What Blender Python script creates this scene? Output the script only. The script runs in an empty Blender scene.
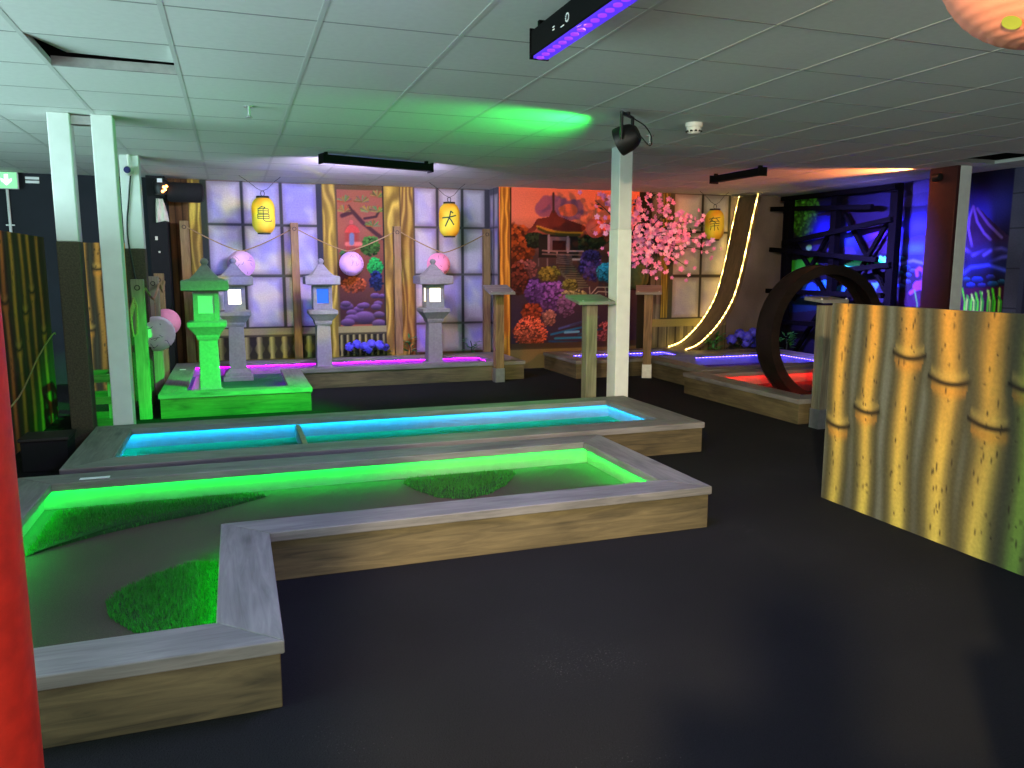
import bpy, bmesh, math, random
import numpy as np
from mathutils import Vector, Matrix
C = bpy.context.scene.collection
PI = math.pi
sc = bpy.context.scene
# ------------------------------------------------------------------ helpers
def lin(c):
    return tuple(((x/255)/12.92 if x/255 <= .04045 else ((x/255+.055)/1.055)**2.4) for x in c)

class MB:
    """collects shapes in world (or local) space, then links them as ONE mesh object"""
    def __init__(s): s.v = []; s.f = []; s.m = []
    def add(s, vs, fs, mi=0):
        o = len(s.v); s.v += [tuple(v) for v in vs]; s.f += [tuple(i+o for i in f) for f in fs]; s.m += [mi]*len(fs); return s
    def box(s, x0, x1, y0, y1, z0, z1, mi=0):
        v = [(x0,y0,z0),(x1,y0,z0),(x1,y1,z0),(x0,y1,z0),(x0,y0,z1),(x1,y0,z1),(x1,y1,z1),(x0,y1,z1)]
        return s.add(v, [(0,3,2,1),(4,5,6,7),(0,1,5,4),(1,2,6,5),(2,3,7,6),(3,0,4,7)], mi)
    def prism(s, poly, z0, z1, mi=0):
        n = len(poly); v = [(x,y,z0) for x,y in poly]+[(x,y,z1) for x,y in poly]
        return s.add(v, [tuple(range(n-1,-1,-1)), tuple(range(n,2*n))]+[(i,(i+1)%n,n+(i+1)%n,n+i) for i in range(n)], mi)
    def tube(s, pts, r, n=8, mi=0, cap=True):
        pts = [Vector(p) for p in pts]; rs = r if isinstance(r, (list,tuple)) else [r]*len(pts)
        vs = []; up = None
        for i, p in enumerate(pts):
            d = (pts[min(i+1,len(pts)-1)]-pts[max(i-1,0)]).normalized()
            if up is None: up = Vector((0,0,1)) if abs(d.z) < .9 else Vector((1,0,0))
            a = d.cross(up).normalized(); up = a.cross(d).normalized()
            for k in range(n):
                t = 2*PI*k/n; vs.append(p+(a*math.cos(t)+up*math.sin(t))*rs[i])
        fs = [(i*n+k, i*n+(k+1)%n, (i+1)*n+(k+1)%n, (i+1)*n+k) for i in range(len(pts)-1) for k in range(n)]
        if cap: fs += [tuple(range(n-1,-1,-1)), tuple(range((len(pts)-1)*n, len(pts)*n))]
        return s.add(vs, fs, mi)
    def lathe(s, prof, c=(0,0,0), n=24, mi=0, axis='z', sq=False):
        """prof: (radius, height) pairs; sq = square section"""
        vs = []; n = 4 if sq else n
        for r, h in prof:
            for k in range(n):
                t = 2*PI*(k+(.5 if sq else 0))/n; rr = r*math.sqrt(2) if sq else r
                a, b = rr*math.cos(t), rr*math.sin(t)
                q = (a,b,h) if axis == 'z' else ((a,h,b) if axis == 'y' else (h,a,b))
                vs.append((q[0]+c[0], q[1]+c[1], q[2]+c[2]))
        fs = [(i*n+k, i*n+(k+1)%n, (i+1)*n+(k+1)%n, (i+1)*n+k) for i in range(len(prof)-1) for k in range(n)]
        fs += [tuple(range(n-1,-1,-1)), tuple(range((len(prof)-1)*n, len(prof)*n))]
        return s.add(vs, fs, mi)
    def ball(s, c, r, n=20, m=12, mi=0):
        return s.lathe([(max(r*math.sin(PI*i/m), 1e-4), -r*math.cos(PI*i/m)) for i in range(m+1)], c, n, mi)
    def build(s, name, mats, parent=None, smooth=False, bevel=0, label=None, world=True):
        me = bpy.data.meshes.new(name)
        vs = s.v
        if parent is not None and world:
            mw = world_of(parent).inverted(); vs = [tuple(mw @ Vector(v)) for v in s.v]
        me.from_pydata(vs, [], s.f)
        if not isinstance(mats, (list,tuple)): mats = [mats]
        for m in mats: me.materials.append(m)
        if len(mats) > 1: me.polygons.foreach_set('material_index', s.m)
        bm = bmesh.new(); bm.from_mesh(me); bmesh.ops.recalc_face_normals(bm, faces=bm.faces)
        bm.to_mesh(me); bm.free()
        if smooth:
            me.polygons.foreach_set('use_smooth', [True]*len(me.polygons))
            try: me.set_sharp_from_angle(angle=math.radians(40))
            except Exception: pass
        o = bpy.data.objects.new(name, me); C.objects.link(o)
        if parent is not None: o.parent = parent
        if bevel:
            b = o.modifiers.new('bevel','BEVEL'); b.width = bevel; b.segments = 2; b.limit_method = 'ANGLE'
        if label: o['label'] = label
        return o

def world_of(o):
    m = o.matrix_basis.copy()
    while o.parent is not None:
        o = o.parent; m = o.matrix_basis @ m
    return m

def tag(o, label, cat, group=None, kind=None):
    o['label'] = label; o['category'] = cat
    if group: o['group'] = group
    if kind: o['kind'] = kind
    return o
def thing(name, label, cat, loc=(0,0,0), rotz=0, group=None):
    o = bpy.data.objects.new(name, None); C.objects.link(o); o.empty_display_size = .05
    o.location = loc; o.rotation_euler = (0,0,rotz)
    return tag(o, label, cat, group)
def struct(o, label=None, cat=None):
    o['kind'] = 'structure'
    if label: o['label'] = label
    if cat: o['category'] = cat
    return o
def copy_tree(o, loc, label, parent=None):
    c = o.copy(); C.objects.link(c)
    if parent is None: c.location = loc; c['label'] = label
    else: c.parent = parent
    for ch in list(o.children): copy_tree(ch, None, None, c)
    return c

# ------------------------------------------------------------------ materials
def newmat(name):
    m = bpy.data.materials.new(name); m.use_nodes = True
    nt = m.node_tree; b = nt.nodes['Principled BSDF']
    return m, nt, b
def N(nt, t, **kw):
    n = nt.nodes.new(t)
    for k, v in kw.items():
        if k in n.inputs: n.inputs[k].default_value = v
        else: setattr(n, k, v)
    return n
def plain(name, rgb, rough=.6, metal=0, noise=.12, scale=20, spec=.4, bump=0):
    m, nt, b = newmat(name); c = lin(rgb)
    tc = N(nt,'ShaderNodeTexCoord'); nz = N(nt,'ShaderNodeTexNoise', Scale=scale, Detail=4)
    nt.links.new(tc.outputs['Object'], nz.inputs['Vector'])
    r = N(nt,'ShaderNodeValToRGB'); e = r.color_ramp.elements
    e[0].position = .3; e[1].position = .7
    e[0].color = (*[x*(1-noise) for x in c],1); e[1].color = (*[min(1,x*(1+noise)) for x in c],1)
    nt.links.new(nz.outputs['Fac'], r.inputs['Fac']); nt.links.new(r.outputs['Color'], b.inputs['Base Color'])
    b.inputs['Roughness'].default_value = rough; b.inputs['Metallic'].default_value = metal
    b.inputs['Specular IOR Level'].default_value = spec
    if bump:
        bp = N(nt,'ShaderNodeBump', Strength=bump, Distance=.01)
        nt.links.new(nz.outputs['Fac'], bp.inputs['Height']); nt.links.new(bp.outputs['Normal'], b.inputs['Normal'])
    return m
def twotone(name, a, b2, scale):
    m, nt, b = newmat(name); tc = N(nt,'ShaderNodeTexCoord'); nz = N(nt,'ShaderNodeTexNoise', Scale=scale, Detail=1)
    nt.links.new(tc.outputs['Object'], nz.inputs['Vector']); r = N(nt,'ShaderNodeValToRGB'); e = r.color_ramp.elements
    e[0].position = .38; e[1].position = .6; e[0].color = (*lin(a),1); e[1].color = (*lin(b2),1)
    nt.links.new(nz.outputs['Fac'], r.inputs['Fac']); nt.links.new(r.outputs['Color'], b.inputs['Base Color']); b.inputs['Roughness'].default_value = .7
    return m
def glow(name, rgb, strength, dots=None, base=None):
    """a light source: emission; dots = (axis, spacing) shows single diodes along a strip"""
    m, nt, b = newmat(name); c = rgb
    b.inputs['Base Color'].default_value = (*(base or (.6,.6,.6)),1); b.inputs['Roughness'].default_value = .9; b.inputs['Specular IOR Level'].default_value = 0
    b.inputs['Emission Color'].default_value = (*c,1); b.inputs['Emission Strength'].default_value = strength
    if dots:
        tc = N(nt,'ShaderNodeTexCoord'); sp = N(nt,'ShaderNodeSeparateXYZ'); nt.links.new(tc.outputs['Object'], sp.inputs[0])
        ad = N(nt,'ShaderNodeMath', operation='ADD'); nt.links.new(sp.outputs['X'], ad.inputs[0]); nt.links.new(sp.outputs['Y'], ad.inputs[1])
        mu = N(nt,'ShaderNodeMath', operation='MULTIPLY'); mu.inputs[1].default_value = 1/dots; nt.links.new(ad.outputs[0], mu.inputs[0])
        fr = N(nt,'ShaderNodeMath', operation='FRACT'); nt.links.new(mu.outputs[0], fr.inputs[0])
        lt = N(nt,'ShaderNodeMath', operation='LESS_THAN'); lt.inputs[1].default_value = .4; nt.links.new(fr.outputs[0], lt.inputs[0])
        ma = N(nt,'ShaderNodeMath', operation='MULTIPLY_ADD'); ma.inputs[1].default_value = strength*1.9; ma.inputs[2].default_value = strength*.3
        nt.links.new(lt.outputs[0], ma.inputs[0]); nt.links.new(ma.outputs[0], b.inputs['Emission Strength'])
    return m
def wood(name, axis, dark, light, rough=.62, spec=.4):
    m, nt, b = newmat(name); b.inputs['Specular IOR Level'].default_value = spec
    tc = N(nt,'ShaderNodeTexCoord'); mp = N(nt,'ShaderNodeMapping')
    s = {'x':(1.2,14,14),'y':(14,1.2,14),'z':(14,14,1.2)}[axis]; mp.inputs['Scale'].default_value = s
    nt.links.new(tc.outputs['Object'], mp.inputs['Vector'])
    nz = N(nt,'ShaderNodeTexNoise', Scale=2.2, Detail=6, Roughness=.62, Distortion=1.3)
    nt.links.new(mp.outputs['Vector'], nz.inputs['Vector'])
    n2 = N(nt,'ShaderNodeTexNoise', Scale=2.6, Detail=3); mp2 = N(nt,'ShaderNodeMapping')
    mp2.inputs['Scale'].default_value = {'x':(.8,2.5,2.5),'y':(2.5,.8,2.5),'z':(2.5,2.5,.8)}[axis]
    nt.links.new(tc.outputs['Object'], mp2.inputs['Vector']); nt.links.new(mp2.outputs['Vector'], n2.inputs['Vector'])
    # knots
    mp3 = N(nt,'ShaderNodeMapping'); mp3.inputs['Scale'].default_value = {'x':(2.2,6,6),'y':(6,2.2,6),'z':(6,6,2.2)}[axis]
    nt.links.new(tc.outputs['Object'], mp3.inputs['Vector'])
    vo = N(nt,'ShaderNodeTexVoronoi', Scale=1.0); nt.links.new(mp3.outputs['Vector'], vo.inputs['Vector'])
    kr = N(nt,'ShaderNodeValToRGB'); kr.color_ramp.elements[0].position = .06; kr.color_ramp.elements[1].position = .2
    kr.color_ramp.elements[0].color = (.35,.35,.35,1); nt.links.new(vo.outputs['Distance'], kr.inputs['Fac'])
    r = N(nt,'ShaderNodeValToRGB'); e = r.color_ramp.elements; e[0].position = .33; e[1].position = .68
    e[0].color = (*lin(dark),1); e[1].color = (*lin(light),1)
    mx = N(nt,'ShaderNodeMath', operation='MULTIPLY_ADD'); mx.inputs[1].default_value = .55
    ml = N(nt,'ShaderNodeMath', operation='MULTIPLY'); ml.inputs[1].default_value = .45
    nt.links.new(nz.outputs['Fac'], mx.inputs[0]); nt.links.new(n2.outputs['Fac'], ml.inputs[0]); nt.links.new(ml.outputs[0], mx.inputs[2])
    nt.links.new(mx.outputs[0], r.inputs['Fac'])
    mc = N(nt,'ShaderNodeMix', data_type='RGBA', blend_type='MULTIPLY'); mc.inputs['Factor'].default_value = .6
    nt.links.new(r.outputs['Color'], mc.inputs[6]); nt.links.new(kr.outputs['Color'], mc.inputs[7])
    nt.links.new(mc.outputs[2], b.inputs['Base Color'])
    b.inputs['Roughness'].default_value = rough
    bp = N(nt,'ShaderNodeBump', Strength=.25, Distance=.004)
    nt.links.new(nz.outputs['Fac'], bp.inputs['Height']); nt.links.new(bp.outputs['Normal'], b.inputs['Normal'])
    return m
def carpet(name, c0, c1, scale, rough=.95, bump=.5, fleck=None):
    m, nt, b = newmat(name)
    tc = N(nt,'ShaderNodeTexCoord'); nz = N(nt,'ShaderNodeTexNoise', Scale=scale, Detail=3, Roughness=.8)
    big = N(nt,'ShaderNodeTexNoise', Scale=1.4, Detail=3)
    nt.links.new(tc.outputs['Object'], nz.inputs['Vector']); nt.links.new(tc.outputs['Object'], big.inputs['Vector'])
    ad = N(nt,'ShaderNodeMath', operation='MULTIPLY_ADD'); ad.inputs[1].default_value = .35
    nt.links.new(big.outputs['Fac'], ad.inputs[0]); 
    m2 = N(nt,'ShaderNodeMath', operation='MULTIPLY'); m2.inputs[1].default_value = .65
    nt.links.new(nz.outputs['Fac'], m2.inputs[0]); nt.links.new(m2.outputs[0], ad.inputs[2])
    r = N(nt,'ShaderNodeValToRGB'); e = r.color_ramp.elements; e[0].position = .38; e[1].position = .64
    e[0].color = (*lin(c0),1); e[1].color = (*lin(c1),1)
    if fleck:
        x = e.new(.69); x.color = (*lin(fleck),1)
    nt.links.new(ad.outputs[0], r.inputs['Fac']); nt.links.new(r.outputs['Color'], b.inputs['Base Color'])
    b.inputs['Roughness'].default_value = rough; b.inputs['Specular IOR Level'].default_value = .2
    bp = N(nt,'ShaderNodeBump', Strength=bump, Distance=.01)
    nt.links.new(nz.outputs['Fac'], bp.inputs['Height']); nt.links.new(bp.outputs['Normal'], b.inputs['Normal'])
    return m
def painted(name, rough=.75):
    m, nt, b = newmat(name)
    at = N(nt,'ShaderNodeAttribute', attribute_name='paint')
    tc = N(nt,'ShaderNodeTexCoord'); nz = N(nt,'ShaderNodeTexNoise', Scale=60, Detail=3)
    nt.links.new(tc.outputs['Object'], nz.inputs['Vector'])
    r = N(nt,'ShaderNodeValToRGB'); e = r.color_ramp.elements; e[0].position = .3; e[1].position = .7
    e[0].color = (.82,.82,.82,1); e[1].color = (1,1,1,1); nt.links.new(nz.outputs['Fac'], r.inputs['Fac'])
    mc = N(nt,'ShaderNodeMix', data_type='RGBA', blend_type='MULTIPLY'); mc.inputs['Factor'].default_value = 1
    nt.links.new(at.outputs['Color'], mc.inputs[6]); nt.links.new(r.outputs['Color'], mc.inputs[7])
    nt.links.new(mc.outputs[2], b.inputs['Base Color']); b.inputs['Roughness'].default_value = rough
    b.inputs['Specular IOR Level'].default_value = .15
    return m

# ------------------------------------------------------------------ mural painter
def vnoise(u, v, su, sv, seed):
    g = np.random.RandomState(seed).rand(64, 64)
    a = u*su; b = v*sv; i = np.floor(a).astype(int); j = np.floor(b).astype(int)
    fa = a-i; fb = b-j; fa = fa*fa*(3-2*fa); fb = fb*fb*(3-2*fb)
    q = lambda x, y: g[x % 64, y % 64]
    return (q(i,j)*(1-fa)+q(i+1,j)*fa)*(1-fb)+(q(i,j+1)*(1-fa)+q(i+1,j+1)*fa)*fb
def fbm(u, v, su, sv, seed):
    return .55*vnoise(u,v,su,sv,seed)+.3*vnoise(u,v,su*2.1,sv*2.1,seed+1)+.15*vnoise(u,v,su*4.3,sv*4.3,seed+2)

class Paint:
    def __init__(s, u0, u1, v0, v1, res, base=(128,128,128)):
        s.nu = int(round((u1-u0)/res))+1; s.nv = int(round((v1-v0)/res))+1; s.res = res
        s.u, s.v = np.meshgrid(np.linspace(u0,u1,s.nu), np.linspace(v0,v1,s.nv))
        s.c = np.zeros((s.nv,s.nu,3)); s.c[:] = base
    def mix(s, mask, col):
        col = np.asarray(col, float); s.c += (col-s.c)*np.clip(mask,0,1)[...,None]
    def win(s, u0, u1, v0, v1):
        ui = np.nonzero((s.u[0] >= u0) & (s.u[0] <= u1))[0]; vi = np.nonzero((s.v[:,0] >= v0) & (s.v[:,0] <= v1))[0]
        if not len(ui) or not len(vi): return None
        return (slice(vi[0],vi[-1]+1), slice(ui[0],ui[-1]+1))
    def wmix(s, w, mask, col):
        s.c[w] += (np.asarray(col, float)-s.c[w])*np.clip(mask,0,1)[...,None]
    def rect(s, u0, u1, v0, v1, col, soft=.008):
        m = np.minimum.reduce([s.u-u0, u1-s.u, s.v-v0, v1-s.v])/soft+.5; s.mix(m, col)
    def poly(s, pts, col):
        n = len(pts); ins = np.zeros(s.u.shape, bool)
        for i in range(n):
            (x0,y0),(x1,y1) = pts[i], pts[(i+1)%n]
            if y0 == y1: continue
            ins ^= ((y0 > s.v) != (y1 > s.v)) & (s.u < (x1-x0)*(s.v-y0)/(y1-y0)+x0)
        k = .82+.36*fbm(s.u,s.v,7,7,int(abs(pts[0][0])*100)%50)
        m = ins.astype(float); s.c += (np.asarray(col,float)*k[...,None]-s.c)*m[...,None]
    def line(s, pts, col, w, soft=.5):
        d = np.full(s.u.shape, 9.)
        for (x0,y0),(x1,y1) in zip(pts, pts[1:]):
            L = (x1-x0)**2+(y1-y0)**2+1e-9; t = np.clip(((s.u-x0)*(x1-x0)+(s.v-y0)*(y1-y0))/L, 0, 1)
            d = np.minimum(d, np.hypot(s.u-x0-t*(x1-x0), s.v-y0-t*(y1-y0)))
        s.mix((w*.5-d)/(w*soft*.5+.004)+.5, col)
    def ridge(s, pts, col):
        s.line(pts, [c*.45 for c in col], .12, 1.6); s.line(pts, col, .035, 1.2)
    def blob(s, pts, col, seed):
        (a,b),(x,y) = pts; ru, rv = abs(x-a), abs(y-b)
        d = np.hypot((s.u-a)/ru, (s.v-b)/rv)+(fbm(s.u,s.v,6,6,seed)-.5)*.9
        s.mix((1-d)/.12, np.asarray(col,float)); 
    def glow(s, pts, col):
        (a,b),(x,y) = pts; d = ((s.u-a)/(x-a))**2+((s.v-b)/(y-b))**2; s.mix(np.exp(-d*1.1)*.95, col)
    def tree(s, pts, col, n, dab, seed):
        (a,b),(x,y) = pts; ru, rv = abs(x-a), abs(y-b); rnd = random.Random(seed); col = np.asarray(col,float)
        d = np.hypot((s.u-a)/ru, (s.v-b)/rv)+(fbm(s.u,s.v,8,8,seed)-.5)*.8; s.mix((1-d)/.2, col*.42)
        for k in range(n):
            t = rnd.random()*2*PI; r = math.sqrt(rnd.random())
            cu, cv = a+ru*r*math.cos(t), b+rv*r*math.sin(t); q = dab*.5*rnd.uniform(.6,1.25)
            w = s.win(cu-q,cu+q,cv-q,cv+q)
            if w is None: continue
            dd = np.hypot(s.u[w]-cu, (s.v[w]-cv)*1.25)/q
            s.wmix(w, (1-dd)/.35, np.clip(col*(.55+.5*rnd.random()+.28*math.sin(t)*r),0,255))
    def rock(s, pts, col):
        (a,b),(x,y) = pts; ru, rv = abs(x-a), abs(y-b)
        d = np.hypot((s.u-a)/ru, (s.v-b)/rv); k = .3+.75*np.clip((s.v-b)/rv*.5+.5,0,1)**1.3
        m = np.clip((1-d)/.18,0,1); s.c += (np.asarray(col,float)*k[...,None]-s.c)*m[...,None]
    def fan(s, pts, col, seed):
        (a,b),(x,y) = pts; R = abs(x-a); rnd = random.Random(seed)
        for k in range(15):
            t = PI*(k+.5)/15; r = R*rnd.uniform(.7,1.05)
            s.line([(a,b),(a+r*math.cos(t), b+r*.8*math.sin(t))], [c*rnd.uniform(.55,1.2) for c in col], .014)
    def gold(s, u0, u1, v0, v1, seed, dark=(128,106,46), lite=(216,188,80)):
        """airbrushed wavy wood grain"""
        w = (u1-u0); q = (s.u-u0)/w
        wob = fbm(s.u*0+q*.7, s.v, 1.2, 1.25, seed)
        ph = (q*1.25+1.7*wob)*2*PI*1.9
        k = np.clip(.5+.5*np.sin(ph),0,1)**1.4*(.65+.5*vnoise(s.u,s.v,3,3,seed+5))
        edge = np.clip(np.minimum(q,1-q)/.12,0,1); k = k*(.35+.65*edge)
        m = np.minimum.reduce([s.u-u0, u1-s.u, s.v-v0, v1-s.v])/.006+.5
        col = np.asarray(dark,float)+(np.asarray(lite,float)-np.asarray(dark,float))*np.clip(k,0,1)[...,None]
        s.c += (col-s.c)*np.clip(m,0,1)[...,None]
    def pane(s, u0, u1, v0, v1, seed, col=(196,190,200), tint=(150,146,214), edge=(120,110,116)):
        m = np.minimum.reduce([s.u-u0, u1-s.u, s.v-v0, v1-s.v]); e = np.clip(m/.07,0,1)
        f = fbm(s.u+s.v*.6, s.v-s.u*.4, 3.2, 2.4, seed); k = np.clip((f-.42)*3.2,0,1)
        c = np.asarray(col,float)+(np.asarray(tint,float)-np.asarray(col,float))*k[...,None]
        c = np.asarray(edge,float)+(c-np.asarray(edge,float))*(.35+.65*e)[...,None]
        s.c += (c-s.c)*np.clip(m/.006+.5,0,1)[...,None]
    def planks(s, u0, u1, v0, v1, n, col, seed):
        m = np.minimum.reduce([s.u-u0, u1-s.u, s.v-v0, v1-s.v])/.006+.5
        q = (s.u-u0)/(u1-u0)*n; gap = np.clip(np.minimum(q%1,1-q%1)/.09,0,1)
        k = (.55+.75*fbm(s.u,s.v,24,2.2,seed))*(.25+.75*gap)
        s.c += (np.asarray(col,float)*k[...,None]-s.c)*np.clip(m,0,1)[...,None]
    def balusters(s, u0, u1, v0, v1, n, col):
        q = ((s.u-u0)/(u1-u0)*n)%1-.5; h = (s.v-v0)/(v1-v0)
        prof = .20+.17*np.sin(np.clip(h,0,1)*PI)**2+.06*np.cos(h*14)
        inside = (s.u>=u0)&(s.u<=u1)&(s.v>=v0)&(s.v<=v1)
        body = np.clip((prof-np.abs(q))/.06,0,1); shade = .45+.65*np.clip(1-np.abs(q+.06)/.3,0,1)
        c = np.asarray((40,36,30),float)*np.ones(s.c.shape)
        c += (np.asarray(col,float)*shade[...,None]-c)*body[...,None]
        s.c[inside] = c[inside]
    def stalk(s, uc, w, node, seed, top=(224,150,48), low=(214,190,70), dark=(70,62,40), v1=1.1):
        """one airbrushed bamboo cane: pale core, dark edges, a flared joint"""
        h = np.clip(s.v/v1,0,1); W = w*(1+.16*np.exp(-((s.v-node)/.05)**2))
        q = (s.u-uc-.06*w*np.sin(s.v*7+seed))/W; a = np.abs(q)
        core = np.exp(-(a/.27)**2.2)*1.06; core *= .66+.6*fbm(s.u,s.v,16,2.6,seed)
        col = np.asarray(low,float)+(np.asarray(top,float)-np.asarray(low,float))*h[...,None]
        c = np.asarray(dark,float)+(col-np.asarray(dark,float))*np.clip(core,0,1)[...,None]
        m = np.clip((.60-a)/.16,0,1); s.c += (c-s.c)*m[...,None]
        zz = s.v-node-.10*w/.2*(q*q)*1.1
        s.mix(np.exp(-(zz/.011)**2)*(a<.5)*1.0, (34,28,20))
        s.mix(np.exp(-((zz-.035)/.022)**2)*(a<.46)*.28, (236,190,90))
        s.mix(np.exp(-((zz+.04)/.03)**2)*(a<.4)*.35, (240,140,40))
        rnd = random.Random(seed)
        for k in range(26):
            cu = uc+rnd.uniform(-.3,.3)*w; cv = rnd.uniform(.05,v1); L = rnd.uniform(.006,.024)
            wn = s.win(cu-.012,cu+.012,cv-L*2,cv+L*2)
            if wn is None: continue
            s.wmix(wn, 1.1-np.hypot((s.u[wn]-cu)/.0055,(s.v[wn]-cv)/L), (56,44,26))
    def build(s, name, mat, place, parent=None):
        """place(u, v) -> x, y, z arrays"""
        x, y, z = place(s.u.ravel(), s.v.ravel())
        co = np.stack([x+0*z, y+0*z, z+0*x], 1).astype(np.float32); n = len(co)
        i = np.arange(s.nu-1); j = np.arange(s.nv-1); ii, jj = np.meshgrid(i, j)
        a = (jj*s.nu+ii).ravel(); f = np.stack([a, a+1, a+1+s.nu, a+s.nu], 1).astype(np.int32)
        me = bpy.data.meshes.new(name); me.vertices.add(n); me.vertices.foreach_set('co', co.ravel())
        me.loops.add(f.size); me.loops.foreach_set('vertex_index', f.ravel())
        me.polygons.add(len(f)); me.polygons.foreach_set('loop_start', np.arange(0,f.size,4,dtype=np.int32))
        me.update(); me.validate()
        q = np.clip(s.c/255,0,1); q = np.where(q <= .04045, q/12.92, ((q+.055)/1.055)**2.4)
        at = me.color_attributes.new('paint','FLOAT_COLOR','POINT')
        at.data.foreach_set('color', np.concatenate([q.reshape(-1,3), np.ones((n,1))],1).astype(np.float32).ravel())
        me.materials.append(mat)
        o = bpy.data.objects.new(name, me); C.objects.link(o)
        if parent is not None:
            o.parent = parent; o.matrix_parent_inverse = world_of(parent).inverted()
        return o
# ------------------------------------------------------------------ palette
M = {}
M['white_post'] = plain('white_gloss_paint',(206,208,204),.45,noise=.05,scale=9)
M['brown_wrap'] = plain('speckled_brown_wrap',(64,56,40),.8,noise=.35,scale=90,bump=.3)
M['pale_wrap'] = plain('pale_wrap',(222,224,216),.5,noise=.05,scale=12)
M['black'] = plain('black_metal',(11,11,12),.5,noise=.2,spec=.5)
M['bar_black'] = plain('bar_housing_black',(7,7,8),.8,noise=.1,spec=.1)
M['black_matt'] = plain('black_matt',(14,14,16),.85,noise=.2)
M['navy_wall'] = plain('dark_wall_paint',(26,30,38),.85,noise=.15,scale=4)
M['scaffold'] = wood('black_stained_timber','y',(3,3,3),(9,8,8),.9,.04)
M['scaffold_z'] = wood('black_stained_timber_upright','z',(3,3,3),(10,8,8),.9,.04)
M['floor'] = carpet('black_fleck_carpet',(11,11,12),(27,27,27),150,.95,.7,fleck=(140,138,132))
M['green_felt'] = carpet('putting_green_felt',(60,44,44),(84,64,62),240,.95,.3)
M['ceil'] = plain('ceiling_tile_white',(212,214,208),.9,noise=.03,scale=30,spec=.2)
M['tbar'] = plain('ceiling_grid_white',(196,198,192),.6,noise=.03,spec=.2)
M['tbar_dark'] = plain('ceiling_cross_tee',(128,130,126),.35,noise=.05,spec=.6)
M['void'] = plain('dark_ceiling_void',(16,16,16),.9)
M['steel'] = plain('galvanised_steel',(176,178,176),.35,metal=.8,noise=.12)
M['wood_x'] = wood('stained_pine_along_x','x',(54,47,30),(116,102,70))
M['wood_y'] = wood('stained_pine_along_y','y',(54,47,30),(116,102,70))
M['rail_x'] = wood('weathered_rail_along_x','x',(88,86,82),(136,132,126))
M['rail_y'] = wood('weathered_rail_along_y','y',(88,86,82),(136,132,126))
M['inner'] = plain('inner_board',(112,112,106),.7,noise=.08,scale=14)
M['post_z'] = wood('stained_post_upright','z',(92,70,42),(156,124,80))
M['grey_post_z'] = wood('weathered_post_upright','z',(92,84,66),(150,140,112))
M['stone'] = plain('grey_cast_stone',(122,122,118),.85,noise=.12,scale=40,bump=.25)
M['green_carpet'] = carpet('teal_green_carpet',(14,80,38),(26,108,54),240,.95,.3)
M['turf'] = plain('artificial_turf_blades',(40,104,30),.8,noise=.3,scale=60)
M['turf_base'] = plain('artificial_turf_backing',(18,46,14),.95,noise=.3,scale=60)
M['red_paint'] = plain('red_lacquer_paint',(188,38,20),.55,noise=.18,scale=26,bump=.2)
M['yellow_paper'] = twotone('yellow_lantern_paper',(230,172,22),(230,214,50),4.5)  # orange patches put the glow of an inner bulb into the paper colour
M['lantern_ink'] = plain('dark_green_ink',(24,62,40),.8)
M['cap'] = plain('dark_lantern_cap',(34,28,22),.6)
M['rope'] = plain('natural_rope',(150,124,84),.9,noise=.3,scale=120)
M['wire'] = plain('thin_dark_wire',(40,34,30),.7)
M['twig_ink'] = plain('printed_twig_ink',(40,34,48),.8)
M['white_paper'] = plain('white_paper_shade',(226,222,214),.75,noise=.05,scale=18)
M['pink_paper'] = plain('pink_paper_shade',(238,150,176),.75,noise=.06,scale=18)
M['lilac_paper'] = plain('lilac_paper_shade',(214,170,226),.75,noise=.06,scale=18)
M['peach_paper'] = plain('peach_paper_shade',(234,136,104),.75,noise=.08,scale=18)
M['red_paper'] = plain('red_paper_shade',(226,96,70),.75,noise=.1,scale=18)
M['lime_dot'] = plain('lime_paper_dot',(176,176,60),.75)
M['hoop'] = wood('dark_ply_hoop','x',(20,14,12),(36,26,21),.6,.15)
M['ramp'] = wood('brown_ramp_ply','z',(70,56,40),(112,90,66),.6)
M['leaf'] = plain('green_leaf',(46,120,54),.5,noise=.3,scale=30)
M['leaf_dark'] = plain('dark_leaf',(26,44,26),.6,noise=.3,scale=30)
M['blue_petal'] = plain('blue_hydrangea_petal',(86,80,240),.6,noise=.25,scale=50)
M['pink_petal'] = plain('pink_blossom_petal',(222,140,200),.6,noise=.2,scale=40)
M['pale_petal'] = plain('pale_blossom_petal',(236,178,222),.6,noise=.15,scale=40)
M['branch'] = plain('dark_branch_bark',(44,32,26),.9,noise=.3)
M['olive'] = plain('olive_tub',(74,80,34),.7,noise=.15)
M['cloth'] = plain('white_cloth',(214,208,190),.85,noise=.06)
M['label_white'] = plain('white_print',(226,226,226),.6,noise=.02)
M['clear'] = plain('frosted_lens',(60,50,120),.2,noise=.05)
M['navy_mat'] = plain('navy_rubber_mat',(44,40,96),.8)
M['red_mat'] = plain('red_rubber_mat',(170,36,40),.8)
M['pot'] = plain('dark_plant_pot',(38,34,30),.7)
M['paint'] = painted('mural_paint')
M['em_green'] = glow('green_led_strip',(.0,1.0,.06),120)
M['em_cyan'] = glow('cyan_led_strip',(.0,.42,1.0),110)
M['em_magenta'] = glow('magenta_led_strip',(.48,.0,1.0),42,dots=.05)
M['em_blue'] = glow('blue_led_strip',(.05,.03,1.0),42,dots=.05)
M['em_red'] = glow('red_led_strip',(1.0,.012,.008),46,dots=.05)
M['em_warm'] = glow('warm_rope_light',(1.0,.66,.14),9,dots=.045)
M['em_win'] = glow('warm_lantern_pane',(1.0,.86,.56),1.7)
M['em_blue_win'] = glow('blue_lantern_pane',(.03,.16,.9),.8,base=(.02,.06,.25))  # no bulb behind it: faint emission stands in for blue light seen through
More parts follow.
